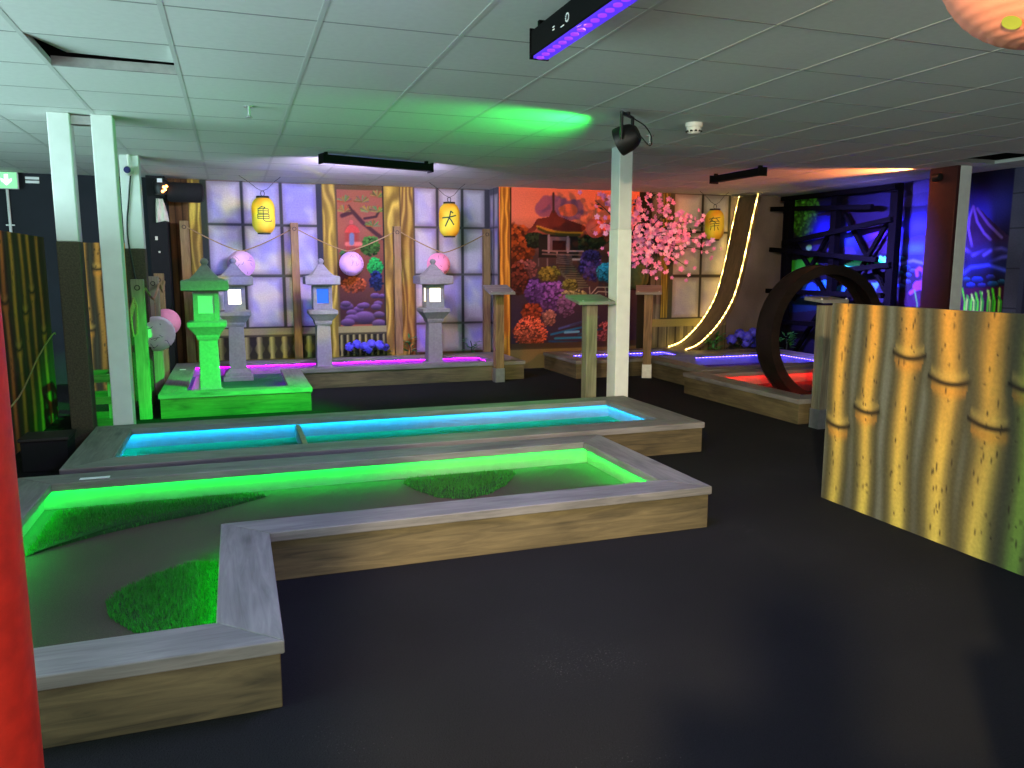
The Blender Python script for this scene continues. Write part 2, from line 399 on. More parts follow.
M['green_win'] = plain('dim_lantern_pane',(170,190,180),.4,noise=.03)
M['em_uv'] = glow('violet_uv_tube',(.10,.04,1.0),.95,base=(.02,.01,.06))
M['em_uv_led'] = glow('violet_uv_diode',(.36,.05,1.0),1.0,base=(.02,.01,.06))
M['em_orange'] = glow('orange_led_lens',(1.0,.3,.03),8)
M['em_exit'] = glow('green_exit_face',(.02,.55,.06),1.1)
M['em_arrow'] = glow('white_exit_arrow',(.75,1.0,.8),1.4)

for k_ in ('em_magenta','em_blue','em_red'): M[k_]['dotted'] = 1
ZC = 2.30                     # ceiling height
YB, YP, XR, XRET = 9.9, 9.5, 7.45, 3.17   # back wall, mural wall, right wall, return

# ------------------------------------------------------------------ room shell
b = MB(); b.box(-4.5, XR+.2, -3.2, YB+.2, -.1, 0)
struct(b.build('floor', M['floor']))
# dropped ceiling: tiles, one lifted tile, one missing tile, grid of tee bars
gx = [-1.42+.6015*i for i in range(-5,16)]; gy = [3.47+.588*j for j in range(-11,12)]
tiles = MB()
HATCH, HOLE = (6,12), (18,14)   # cell indices (i, j)
for i in range(len(gx)-1):
    for j in range(len(gy)-1):
        if (i,j) in (HATCH, HOLE) or gx[i] > XR: continue
        tiles.box(gx[i], gx[i+1], gy[j], gy[j+1], ZC, ZC+.012)
for (i,j) in (HATCH, HOLE):     # dark void above the openings
    x0,x1,y0,y1 = gx[i],gx[i+1],gy[j],gy[j+1]
    tiles.box(x0-.3,x1+.3,y0-.3,y1+.3,ZC+.4,ZC+.42,1)
    for q in ((x0-.3,x0-.28,y0-.3,y1+.3),(x1+.28,x1+.3,y0-.3,y1+.3),(x0-.3,x1+.3,y0-.3,y0-.28),(x0-.3,x1+.3,y1+.28,y1+.3)): tiles.box(*q,ZC+.012,ZC+.4,1)
i,j = HATCH; x0,x1,y0,y1 = gx[i],gx[i+1],gy[j],gy[j+1]
q_ = [(x0+.01,y0+.01,ZC+.002),(x1-.005,y0+.01,ZC+.002),(x1-.005,y1-.012,ZC+.055),(x0+.085,y1-.012,ZC+.065)]
tiles.add(q_+[(a,b2,c+.012) for a,b2,c in q_],[(0,3,2,1),(4,5,6,7),(0,1,5,4),(1,2,6,5),(2,3,7,6),(3,0,4,7)])
tiles.box(x0+.01,x1-.01,y1-.008,y1-.006,ZC,ZC+.045,4)
for x in gx:
    if -4.5 < x < XR: tiles.box(x-.011,x+.011,-3.2,YB,ZC-.0012,ZC+.03,2)
for y in gy:
    if -3.2 < y < YB: tiles.box(-4.5,XR,y-.005,y+.005,ZC-.0008,ZC+.035,3)
ce = struct(tiles.build('ceiling', [M['ceil'], M['void'], M['tbar'], M['tbar_dark'], M['steel']]))
b = MB(); b.box(-4.5,-.66,YB,YB+.15,0,ZC); struct(b.build('wall_back', M['navy_wall']))
b = MB(); b.box(-4.65,-4.5,-3.2,YB+.15,0,ZC); struct(b.build('wall_left', M['navy_wall']))

# unseen black partition, added to cast the dark wedge on the floor
b = MB(); b.box(1.10,1.75,.50,.60,0,.82); b.box(1.19,1.75,.50,.60,.82,ZC); struct(b.build('shadow_partition', M['black_matt']))
# ---- painted wall with sliding-screen windows
p = L = Paint(-.66, XRET+.02, 0, ZC, .0095, (92,72,48))
p.planks(-.66,-.45,0,ZC,3,(104,76,44),1); p.gold(-.45,-.32,0,ZC,2); p.rect(-.32,-.25,0,ZC,(52,60,50))
for k,(a,c) in enumerate(((-.25,.12),(.145,.55),(.59,.98))):
    for q,(z0,z1) in enumerate(((1.81,2.29),(1.215,1.785),(.59,1.19))): p.pane(a,c,z0,z1,10+k*5+q)
for q in (.132,.57): p.rect(q-.016,q+.016,.58,ZC,(58,60,62))
for q in (1.797,1.2): p.rect(-.25,.98,q-.016,q+.016,(70,72,74))
p.rect(.98,1.05,0,ZC,(54,56,66)); p.gold(1.05,1.215,0,ZC,3)
# garden picture between the beams
p.rect(1.225,1.78,.56,2.24,(150,86,66)); p.mix(np.clip((p.u>1.225)*(p.u<1.78)*np.clip((1.75-p.v)/1.1,0,.9)*(p.v>.59),0,1),(58,34,38))
L.tree([(1.619,1.566),(1.738,1.447)],(70,120,48),110,0.05,31)
L.tree([(1.353,1.469),(1.447,1.422)],(60,110,60),60,0.05,32)
L.tree([(1.402,1.087),(1.556,0.989)],(190,90,48),170,0.035,33)
L.tree([(1.674,1.315),(1.769,1.206)],(40,190,80),150,0.035,34)
L.tree([(1.681,1.133),(1.764,1.011)],(36,50,100),90,0.04,35)
L.line([(1.284,1.927),(1.415,1.977),(1.53,1.85),(1.672,1.734),(1.767,1.664)],(74,42,46),0.05)
L.line([(1.415,1.977),(1.369,2.046)],(74,42,46),0.03)
L.line([(1.555,1.898),(1.7,1.924),(1.751,2.02)],(74,42,46),0.03)
L.fan([(1.312,2.091),(1.411,2.093)],(140,124,70),40)
L.fan([(1.525,2.097),(1.625,2.099)],(140,124,70),41)
L.fan([(1.718,2.161),(1.82,2.164)],(140,124,70),42)
L.fan([(1.594,1.981),(1.695,1.983)],(140,124,70),43)
L.fan([(1.714,1.984),(1.816,1.986)],(140,124,70),44)
L.fan([(1.308,1.974),(1.408,1.976)],(140,124,70),45)
L.fan([(1.649,1.805),(1.751,1.807)],(140,124,70),46)
L.line([(1.396,1.741),(1.39,1.517)],(150,60,50),0.16)
L.poly([(1.308,1.723),(1.338,1.787),(1.382,1.823),(1.415,1.824),(1.469,1.79),(1.498,1.726)],(205,70,60))
L.blob([(1.395,1.852),(1.422,1.824)],(190,90,80),41)
L.line([(1.332,1.587),(1.499,1.589)],(210,110,95),0.05)
L.line([(1.395,1.694),(1.392,1.6)],(110,120,150),0.06)
L.line([(1.402,1.517),(1.412,1.469)],(120,70,60),0.08)
L.rock([(1.31,0.822),(1.4,0.77)],(140,100,170))
L.rock([(1.527,0.831),(1.6,0.79)],(140,100,170))
L.rock([(1.665,0.951),(1.733,0.913)],(140,100,170))
L.rock([(1.699,0.853),(1.762,0.817)],(140,100,170))
L.rock([(1.453,0.784),(1.525,0.742)],(140,100,170))
L.rock([(1.75,0.938),(1.799,0.911)],(140,100,170))
L.rock([(1.298,0.854),(1.369,0.813)],(136,100,160))
L.rock([(1.367,0.744),(1.439,0.702)],(136,100,160))
L.rock([(1.523,0.68),(1.673,0.593)],(136,100,160))
L.rock([(1.365,0.671),(1.46,0.615)],(136,100,160))
L.rock([(1.673,0.812),(1.746,0.77)],(136,100,160))
L.rock([(1.708,0.713),(1.786,0.668)],(136,100,160))
L.rock([(1.75,0.945),(1.804,0.915)],(136,100,160))
L.rock([(1.49,0.827),(1.553,0.791)],(136,100,160))
L.rock([(1.316,0.623),(1.411,0.568)],(136,100,160))
L.rock([(1.705,0.603),(1.803,0.546)],(136,100,160))
p.rect(1.78,1.80,0,ZC,(44,36,34)); p.rect(1.205,1.226,.56,ZC,(90,72,50)); p.gold(1.80,2.0,0,ZC,4); p.gold(2.0,2.17,0,ZC,6,(118,90,44),(196,164,74))
p.rect(1.995,2.008,0,ZC,(86,66,40))
for k,(a,c) in enumerate(((2.17,2.46),(2.495,2.79),(2.82,3.11))):
    for q,(z0,z1) in enumerate(((1.82,2.29),(1.225,1.795),(.6,1.2),(.22,.575))): p.pane(a,c,z0,z1,40+k*5+q)
for q in (2.477,2.806): p.rect(q-.016,q+.016,.2,ZC,(62,62,66))
for q in (1.808,1.212,.587): p.rect(2.17,3.11,q-.013,q+.013,(82,80,82))
p.rect(2.165,2.185,0,ZC,(84,72,64)); p.rect(3.105,3.2,0,ZC,(72,70,78))
# sill and painted balustrade
for a,c,n in ((-.25,1.06,9),(1.2,1.8,8)):
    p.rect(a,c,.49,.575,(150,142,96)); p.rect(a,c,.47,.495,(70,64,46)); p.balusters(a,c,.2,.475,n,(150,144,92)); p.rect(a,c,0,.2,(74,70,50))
p.rect(-.25,1.06,.575,.592,(60,56,50))
p.rect(2.17,3.2,0,.2,(80,74,60))
struct(p.build('wall_rear', M['paint'], lambda u,v: (u, u*0+YB, v)), 'back wall painted with grey screen windows, golden beams and a garden')
# ---- return wall
p = Paint(YP, YB, 0, ZC, .01, (96,94,104))
for z0,z1 in ((1.82,2.22),(1.225,1.795),(.6,1.2),(.22,.575)):
    p.pane(YP+.05,YP+.2,z0,z1,71); p.pane(YP+.225,YB-.03,z0,z1,72)
p.rect(YP+.2,YP+.225,0,ZC,(60,60,70)); p.rect(YP,YP+.04,0,ZC,(74,74,74))
struct(p.build('wall_return', M['paint'], lambda u,v: (u*0+XRET, u, v)))
# ---- pagoda wall
p = P = Paint(XRET-.002, XR, 0, ZC, .0095, (60,44,40))
p.c[:] = (70,50,44)
sky = np.clip((p.v-1.45)/.5,0,1); p.mix((p.u<5.2)*sky,(246,136,92)); p.mix((p.u<5.2)*np.clip((p.v-1.55)/.9,0,1)*.5*fbm(p.u,p.v,2,3,77),(196,96,90))
p.mix((p.u<5.2)*np.clip((1.3-p.v)/.6,0,1),(46,34,48))
p.mix((p.u<5.2)*np.clip(1-np.abs(p.v-1.72)/.09,0,1)*.7,(150,62,34))
P.blob([(3.969,2.071),(4.162,1.915)],(150,95,115),1)
P.blob([(4.16,2.039),(4.412,1.883)],(140,92,112),2)
P.blob([(3.78,2.078),(3.903,1.946)],(160,90,105),3)
P.blob([(4.119,2.038),(4.244,1.966)],(232,110,70),4)
P.tree([(3.438,1.547),(3.638,1.252)],(165,72,22),130,0.06,5)
P.tree([(4.388,1.632),(4.645,1.52)],(44,62,34),120,0.05,6)
P.tree([(3.65,1.648),(3.784,1.55)],(40,58,30),60,0.05,7)
P.poly([(3.703,1.722),(4.248,1.73),(4.266,1.429),(3.705,1.426)],(34,30,24))
P.poly([(3.824,1.699),(4.137,1.691),(4.14,1.504),(3.825,1.514)],(112,88,86))
P.poly([(3.897,1.651),(4.083,1.648),(4.085,1.523),(3.898,1.527)],(52,22,18))
P.line([(3.843,1.712),(3.844,1.501)],(150,130,130),0.03)
P.line([(4.11,1.703),(4.112,1.503)],(150,130,130),0.03)
P.poly([(3.522,1.744),(3.617,1.823),(3.68,1.917),(3.841,1.945),(3.888,2.032),(3.926,2.033),(3.97,1.96),(4.162,1.898),(4.343,1.844),(4.371,1.812),(4.303,1.761),(4.082,1.757),(3.863,1.791),(3.715,1.832),(3.649,1.77),(3.569,1.739)],(112,46,32))
P.line([(3.681,1.824),(3.783,1.792),(3.904,1.764),(4.082,1.747),(4.317,1.751)],(196,140,30),0.025)
P.line([(3.702,1.795),(3.81,1.753),(3.973,1.726),(4.275,1.723)],(70,66,24),0.035)
P.line([(3.902,2.24),(3.905,2.008)],(70,46,40),0.03)
P.line([(3.758,1.521),(3.961,1.507),(3.962,1.452)],(150,120,105),0.018)
P.line([(4.14,1.516),(4.329,1.518),(4.33,1.417)],(160,140,140),0.018)
P.line([(3.758,1.476),(4.335,1.465)],(120,95,85),0.018)
P.line([(4.169,1.408),(4.336,1.409)],(180,170,165),0.025)
P.line([(3.826,1.414),(3.827,1.327)],(110,95,90),0.02)
P.line([(3.705,1.414),(3.705,1.327)],(95,75,70),0.02)
P.poly([(3.962,1.477),(4.168,1.454),(4.184,1.328),(3.949,1.353)],(92,82,78))
P.line([(3.962,1.452),(4.168,1.436)],(50,42,40),0.012)
P.line([(3.962,1.428),(4.169,1.411)],(50,42,40),0.012)
P.line([(3.962,1.403),(4.169,1.386)],(50,42,40),0.012)
P.line([(3.963,1.378),(4.17,1.361)],(50,42,40),0.012)
P.line([(3.963,1.353),(4.17,1.335)],(50,42,40),0.012)
P.poly([(3.977,1.328),(4.198,1.328),(4.427,1.048),(4.258,1.024),(4.033,1.202)],(88,84,66))
P.line([(3.991,1.308),(4.212,1.303)],(46,42,36),0.014)
P.line([(4.019,1.277),(4.237,1.272)],(46,42,36),0.014)
P.line([(4.046,1.247),(4.263,1.242)],(46,42,36),0.014)
P.line([(4.074,1.217),(4.289,1.212)],(46,42,36),0.014)
P.line([(4.102,1.187),(4.314,1.181)],(46,42,36),0.014)
P.line([(4.131,1.156),(4.34,1.15)],(46,42,36),0.014)
P.line([(4.159,1.126),(4.366,1.12)],(46,42,36),0.014)
P.line([(4.187,1.095),(4.392,1.089)],(46,42,36),0.014)
P.line([(4.215,1.065),(4.418,1.058)],(46,42,36),0.014)
P.tree([(3.531,1.277),(3.679,1.153)],(150,84,74),110,0.05,8)
P.tree([(3.412,1.154),(3.573,0.954)],(120,52,30),110,0.05,9)
P.tree([(3.855,1.227),(4.007,1.126)],(146,130,44),100,0.045,10)
P.tree([(3.939,1.039),(4.175,0.961)],(150,92,168),120,0.045,11)
P.tree([(3.83,0.901),(4.067,0.694)],(126,74,150),200,0.05,12)
P.tree([(3.653,1.003),(3.79,0.851)],(110,66,140),90,0.05,13)
P.tree([(4.203,0.922),(4.402,0.817)],(150,142,92),130,0.04,14)
P.tree([(4.146,1.075),(4.258,0.998)],(120,118,50),70,0.04,15)
P.tree([(4.436,1.316),(4.596,1.137)],(80,66,150),170,0.045,16)
P.tree([(4.665,1.239),(4.798,1.11)],(40,160,205),130,0.04,17)
P.tree([(4.448,1.455),(4.591,1.38)],(60,52,120),80,0.04,18)
P.tree([(4.771,1.02),(4.803,0.889)],(60,190,70),40,0.03,19)
P.line([(4.443,0.945),(4.54,1.047),(4.712,1.046)],(150,140,130),0.014)
P.line([(4.443,0.907),(4.556,0.99),(4.743,0.981)],(150,140,130),0.014)
P.line([(4.427,1.048),(4.443,0.894)],(140,130,120),0.014)
P.line([(4.655,1.046),(4.671,0.943)],(140,130,120),0.014)
P.tree([(4.093,0.804),(4.22,0.66)],(120,80,120),110,0.05,20)
P.tree([(3.859,0.655),(3.957,0.551)],(165,105,90),90,0.04,21)
P.tree([(3.614,0.735),(3.75,0.619)],(150,60,30),90,0.05,22)
P.tree([(3.602,0.47),(3.835,0.259)],(226,98,62),420,0.03,23)
P.tree([(4.681,0.429),(4.831,0.266)],(180,100,96),200,0.03,24)
P.line([(3.889,0.437),(4.364,0.528)],(30,90,120),0.028)
P.line([(3.945,0.384),(4.338,0.386)],(34,110,130),0.028)
P.line([(3.999,0.511),(4.363,0.601)],(60,70,120),0.028)
P.line([(3.862,0.348),(4.282,0.317)],(26,60,86),0.028)
P.line([(4.083,0.458),(4.28,0.465)],(90,150,170),0.028)
P.line([(4.166,0.546),(4.561,0.654)],(50,54,80),0.028)
P.line([(4.28,0.427),(4.622,0.496)],(30,60,80),0.028)
p.rect(3.31,5.2,0,.33,(60,46,34)); p.rect(3.17,5.4,.0,.27,(112,94,58)); p.rect(3.17,5.4,.25,.275,(64,52,36))
p.gold(3.18,3.32,.0,ZC,8,(150,92,26),(244,176,58)); p.rect(3.315,3.335,.27,ZC,(50,30,24))
p.rect(5.14,5.34,0,ZC,(30,32,20)); p.planks(5.33,5.5,0,ZC,2,(116,116,100),9); p.gold(5.5,5.61,0,ZC,11,(84,76,30),(186,164,64))
p.rect(5.61,5.68,0,ZC,(72,74,54))
for k,(a,c) in enumerate(((5.68,6.1),(6.13,6.53))):
    for q,(z0,z1) in enumerate(((1.8,2.29),(1.21,1.77),(.62,1.17))): p.pane(a,c,z0,z1,80+k*5+q,(206,196,180),(176,164,176),(140,124,104))
p.rect(6.1,6.13,.6,ZC,(58,52,40))
for q in (1.785,1.19): p.rect(5.68,6.53,q-.012,q+.012,(66,60,46))
p.rect(5.34,6.56,.5,.605,(150,140,80)); p.rect(5.5,6.56,.605,.62,(54,52,36)); p.planks(5.34,6.56,0,.5,9,(118,110,78),14)
p.rect(6.53,6.57,.6,ZC,(58,58,46))
k = fbm(p.u,p.v,3,2,91); m = np.clip((p.u-6.56)/.01,0,1); p.c += (np.array((124,110,104))*(.72+.5*k)[...,None]-p.c)*m[...,None]
struct(p.build('wall_mural', M['paint'], lambda u,v: (u, u*0+YP, v)), 'end wall painted with an orange pagoda garden')
# ---- night landscape wall
p = R = Paint(3.0, YP, 0, ZC, .0115, (22,20,44))
p.mix(np.clip((p.v-1.2)/.9,0,1),(18,15,42)); p.mix(np.clip((1.0-p.v)/.6,0,1),(22,18,36))
R.poly([(8.089,2.302),(6.751,2.308),(6.721,1.997),(8.066,2.042)],(20,16,48))
R.blob([(7.036,2.204),(6.789,2.11)],(52,46,92),50)
R.blob([(7.178,2.081),(6.926,2.007)],(44,38,84),51)
R.glow([(7.071,1.775),(6.629,1.635)],(50,50,255))
R.glow([(6.177,1.935),(5.858,1.695)],(56,64,205))
R.poly([(7.394,1.623),(7.139,1.666),(6.895,1.681),(6.695,1.733),(6.667,1.444),(7.378,1.455)],(46,36,72))
R.glow([(7.142,1.527),(6.873,1.447)],(50,80,235))
R.poly([(6.466,1.676),(6.413,1.951),(6.33,1.923),(6.161,1.776),(5.919,1.588),(5.903,1.433),(6.448,1.488)],(52,34,76))
R.line([(6.407,1.951),(6.343,1.786),(6.252,1.667),(6.168,1.596)],(120,96,180),0.03)
R.line([(6.411,1.94),(6.442,1.838),(6.444,1.722),(6.384,1.533)],(120,96,180),0.03)
R.line([(6.357,1.925),(6.21,1.756),(6.044,1.614)],(120,96,180),0.03)
R.ridge([(6.989,1.399),(6.875,1.472),(6.703,1.517)],(120,110,220))
R.ridge([(7.335,1.35),(7.145,1.388),(6.954,1.349),(6.767,1.275)],(80,90,200))
R.ridge([(6.477,1.512),(6.391,1.464),(6.335,1.439)],(120,100,200))
R.ridge([(6.362,1.44),(6.234,1.484),(6.033,1.502),(5.969,1.479)],(96,96,230))
R.ridge([(6.145,1.368),(6.023,1.412),(5.951,1.423)],(90,90,220))
R.ridge([(6.229,1.438),(6.157,1.482)],(110,110,230))
R.ridge([(6.452,1.252),(6.376,1.311),(6.167,1.334),(5.96,1.278)],(70,90,240))
R.rock([(7.325,1.415),(7.257,1.384)],(40,120,170))
R.rock([(7.234,1.312),(7.173,1.284)],(40,90,220))
R.rock([(7.134,1.273),(7.081,1.249)],(60,80,190))
R.rock([(7.326,1.247),(7.264,1.219)],(40,120,170))
R.rock([(7.209,1.222),(7.149,1.195)],(40,90,220))
R.rock([(6.879,1.2),(6.804,1.165)],(60,80,190))
R.rock([(6.935,1.149),(6.871,1.12)],(40,120,170))
R.rock([(6.812,1.127),(6.744,1.095)],(40,90,220))
R.rock([(7.218,1.145),(7.151,1.115)],(60,80,190))
R.rock([(6.417,1.182),(6.36,1.154)],(40,120,170))
R.rock([(6.283,1.183),(6.205,1.146)],(40,90,220))
R.rock([(6.129,1.209),(6.07,1.179)],(60,80,190))
R.rock([(6.097,1.14),(6.027,1.106)],(40,120,170))
R.rock([(6.357,1.124),(6.295,1.094)],(40,90,220))
R.rock([(6.224,1.126),(6.17,1.1)],(60,80,190))
R.rock([(5.998,1.165),(5.946,1.139)],(40,120,170))
R.rock([(7.295,1.091),(7.226,1.062)],(40,90,220))
R.poly([(6.476,1.081),(5.944,1.121),(5.917,0.851),(6.49,0.796)],(64,12,44))
R.poly([(7.304,1.013),(6.63,1.057),(6.664,0.811),(7.349,0.775)],(40,16,50))
R.line([(7.072,1.223),(7.083,1.274),(7.048,1.299),(6.993,1.274),(6.97,1.199),(6.994,1.123),(7.082,1.058),(7.148,1.017)],(118,52,160),0.05)
R.blob([(7.048,1.097),(6.97,1.035)],(112,46,156),60)
R.line([(6.75,1.25),(6.745,1.103)],(104,46,150),0.05)
R.line([(6.458,1.086),(6.413,0.944),(6.411,0.837)],(90,255,40),0.022)
R.line([(6.383,1.0),(6.386,0.945),(6.384,0.838)],(190,255,90),0.022)
R.line([(6.389,1.007),(6.353,0.947),(6.351,0.84)],(50,190,40),0.022)
R.line([(6.33,1.016),(6.332,0.948),(6.329,0.841)],(90,255,40),0.022)
R.line([(6.337,1.023),(6.3,0.949),(6.297,0.843)],(190,255,90),0.022)
R.line([(6.278,1.032),(6.278,0.95),(6.276,0.844)],(50,190,40),0.022)
R.line([(6.29,1.038),(6.252,0.951),(6.249,0.845)],(90,255,40),0.022)
R.line([(6.214,1.048),(6.212,0.952),(6.21,0.847)],(190,255,90),0.022)
R.line([(6.233,1.054),(6.194,0.953),(6.191,0.848)],(50,190,40),0.022)
R.line([(6.138,1.064),(6.134,0.955),(6.132,0.851)],(90,255,40),0.022)
R.line([(6.149,1.07),(6.109,0.957),(6.106,0.853)],(190,255,90),0.022)
R.line([(6.085,1.079),(6.081,0.958),(6.078,0.854)],(50,190,40),0.022)
R.line([(6.096,1.086),(6.055,0.959),(6.053,0.856)],(90,255,40),0.022)
R.line([(6.014,1.094),(6.008,0.961),(6.005,0.858)],(190,255,90),0.022)
R.line([(6.018,1.01),(5.985,0.962),(5.982,0.859)],(50,190,40),0.022)
R.line([(7.09,1.045),(7.041,0.893),(7.042,0.804)],(60,120,60),0.02)
R.line([(6.944,0.956),(6.948,0.897),(6.949,0.809)],(80,150,80),0.02)
R.line([(6.942,0.963),(6.902,0.899),(6.903,0.811)],(60,120,60),0.02)
R.line([(6.863,0.974),(6.866,0.901),(6.866,0.813)],(80,150,80),0.02)
R.line([(6.867,0.981),(6.826,0.903),(6.827,0.815)],(60,120,60),0.02)
R.line([(6.787,0.991),(6.788,0.904),(6.788,0.817)],(80,150,80),0.02)
R.line([(6.794,0.998),(6.752,0.906),(6.753,0.819)],(60,120,60),0.02)
R.tree([(9.07,2.066),(8.785,1.687)],(90,190,44),200,0.06,61)
R.glow([(8.689,1.803),(8.428,1.534)],(40,40,255))
R.glow([(8.211,1.668),(8.008,1.503)],(50,70,255))
R.glow([(7.699,1.716),(7.489,1.601)],(90,40,220))
R.poly([(8.847,2.004),(8.474,2.063),(7.846,2.053),(7.523,1.966),(7.505,1.773),(8.063,1.776),(8.334,1.973)],(26,16,50))
R.poly([(8.852,1.64),(8.683,1.731),(8.43,1.557),(8.108,1.573),(8.037,1.48),(8.838,1.469)],(50,44,110))
R.poly([(7.896,1.613),(7.697,1.694),(7.489,1.601),(7.477,1.471),(7.884,1.478)],(36,20,60))
R.poly([(8.247,1.344),(8.092,1.39),(7.908,1.411),(7.73,1.42),(7.559,1.44),(7.511,1.385),(7.663,1.321),(8.21,1.286)],(40,235,140))
R.line([(8.183,1.344),(7.965,1.362),(7.788,1.41)],(120,255,200),0.04)
R.line([(7.644,1.43),(7.554,1.386),(7.502,1.433)],(90,190,240),0.05)
R.poly([(9.319,1.399),(8.836,1.444),(8.647,1.297),(9.069,1.146),(9.342,1.194)],(60,190,50))
R.blob([(9.249,1.246),(9.15,1.208)],(50,220,60),62)
R.blob([(8.92,1.581),(8.843,1.53)],(130,200,140),63)
R.blob([(8.892,1.024),(8.686,0.932)],(40,90,230),64)
R.poly([(8.703,1.127),(8.463,1.155),(8.478,0.939),(8.686,0.932)],(50,150,230))
R.poly([(8.354,1.062),(8.163,1.112),(8.117,0.951),(8.344,0.943)],(40,120,220))
R.poly([(7.762,1.12),(7.617,1.133),(7.68,1.032)],(60,120,240))
R.poly([(9.558,0.876),(8.722,0.931),(8.705,0.734),(9.54,0.639)],(16,40,70))
# stone arch nearest the room
a0 = 5.97; m = np.clip((a0-p.u)/.012,0,1); k = .7+.5*fbm(p.u,p.v,2.4,2.4,95)
p.c += (np.array((86,88,112))*k[...,None]-p.c)*m[...,None]
for q in (.5,.9,1.3,1.7,2.05): p.mix(m*(np.abs(p.v-q)<.008)*.7,(36,36,52))
arch = (np.abs(p.u-5.42) < .34)*(p.v < 1.35)+(np.hypot(p.u-5.42,(p.v-1.35)) < .34); p.mix(np.clip(arch,0,1)*m,(44,44,70))
ring = np.abs(np.hypot(p.u-5.42,np.maximum(p.v-1.35,0))-.36); p.mix((ring<.03)*m,(70,72,98))
struct(p.build('wall_right', M['paint'], lambda u,v: (u*0+XR, u, v)), 'side wall painted with a dark blue mountain night landscape')

# ------------------------------------------------------------------ white support posts
def support_post(x0,x1,y0,y1,label,wrap=None,split=1.47,group='support posts'):
    t = thing('support_post', label, 'post', ((x0+x1)/2,(y0+y1)/2,0), group=group)
    if wrap:
        MB().box(x0,x1,y0,y1,split,ZC-.001).build('upper_shaft', M['white_post'], t, bevel=.006)
        MB().box(x0-.004,x1+.004,y0-.004,y1+.004,0,split).build('lower_casing', wrap, t, bevel=.006)
    else:
        MB().box(x0,x1,y0,y1,0,ZC-.001).build('shaft', M['white_post'], t, bevel=.006)
    return t
support_post(-1.095,-.965,5.98,6.13,'white post with a brown wrapped lower half, nearest the dark back wall panels',M['brown_wrap'])
support_post(-.84,-.71,5.98,6.13,'plain white post standing beside the brown-wrapped one')
support_post(-.92,-.76,8.0,8.16,'slim white and brown post behind the pair, carrying a security camera',M['brown_wrap'])
support_post(3.055,3.175,6.0,6.16,'white post in the middle of the room behind the long cyan lane',M['pale_wrap'],1.62)
rp = thing('corner_post','tall post with one dark red side and one pale side by the night mural','post',(6.8,6.1,0))
MB().box(6.775,6.92,6.0,6.2,0,ZC-.001).build('pale_board', M['pale_wrap'], rp, bevel=.004)
MB().box(6.735,6.775,6.0,6.33,0,ZC-.001).build('dark_red_board', plain('dark_red_board',(58,18,16),.7), rp, bevel=.004)
t = thing('header_bracket','small beige bracket bridging the two white posts under the ceiling','bracket',(-.9,6.05,2.2))
MB().box(-.963,-.842,6.02,6.09,2.235,2.262).build('crossbar', M['steel'], t); MB().box(-.963,-.842,6.02,6.03,2.262,2.29).build('flange', M['steel'], t)
# red lacquered round pillar close to the viewer
t = thing('red_pillar','round red lacquered pillar close by on the near corner','pillar',(-.52,1.62,0))
MB().lathe([(.125,0),(.125,ZC-.002)],(-.52,1.62,0),40).build('shaft', M['red_paint'], t, smooth=True)
MB().lathe([(.15,0),(.15,.16),(.135,.19)],(-.52,1.62,0),40).build('base_collar', M['black'], t, smooth=True)

# ------------------------------------------------------------------ golf lanes
def offset(poly, d):
    """inward offset of a counter-clockwise right-angled polygon"""
    n = len(poly); out = []
    for i in range(n):
        (ax,ay),(bx,by),(cx,cy) = poly[i-1], poly[i], poly[(i+1)%n]
        def nrm(x0,y0,x1,y1):
            l = math.hypot(x1-x0,y1-y0); return (-(y1-y0)/l,(x1-x0)/l)
        n1, n2 = nrm(ax,ay,bx,by), nrm(bx,by,cx,cy)
        out.append((bx+(n1[0]+n2[0])*d, by+(n1[1]+n2[1])*d))
    return out
H0, H1 = .174, .216
def lane(name, label, outer, openings, strips, rails=None, w=.18, floor=.07, skip_inner=(), felt='green_felt'):
    cx = sum(q[0] for q in outer)/len(outer); cy = sum(q[1] for q in outer)/len(outer)
    t = thing(name, label, 'mini golf lane', (cx,cy,0))
    n = len(outer); inn = offset(outer, .034)
    for i in range(n):
        a,b2,c,d = outer[i],outer[(i+1)%n],inn[(i+1)%n],inn[i]
        alongx = abs(b2[0]-a[0]) > abs(b2[1]-a[1])
        MB().prism([a,b2,c,d],0,H0).build('side_board', M['wood_x' if alongx else 'wood_y'], t, bevel=.003)
    o2 = offset(outer,-.012)
    if rails is None:
        ii = offset(outer, w); rails = [[o2[i],o2[(i+1)%n],ii[(i+1)%n],ii[i]] for i in range(n)]
    for q in rails:
        xs = [v[0] for v in q]; ys = [v[1] for v in q]
        alongx = max(xs)-min(xs) > max(ys)-min(ys)
        MB().prism(q,H0,H1).build('top_rail', M['rail_x' if alongx else 'rail_y'], t, bevel=.004)
    for op, em in zip(openings, strips):
        wl = offset(op,-.05); wo = offset(op,-.064); m = len(op)
        MB().prism(wo, floor-.02, floor).build('playing_surface', M[felt], t)
        s0 = offset(op,-.034 if not M[em].get('dotted') else -.026); s1 = offset(op,-.022 if not M[em].get('dotted') else -.014); dot = M[em].get('dotted')
        for i in range(m):
            if i in skip_inner: continue
            a,b2,c,d = wl[i],wl[(i+1)%m],wo[(i+1)%m],wo[i]
            MB().prism([d,c,b2,a],floor,H0-.001).build('inner_wall', M['inner'], t)
            MB().prism([s0[i],s0[(i+1)%m],s1[(i+1)%m],s1[i]],H0-(.006 if dot else .002),H0-.001).build('led_strip', M[em], t)
    return t

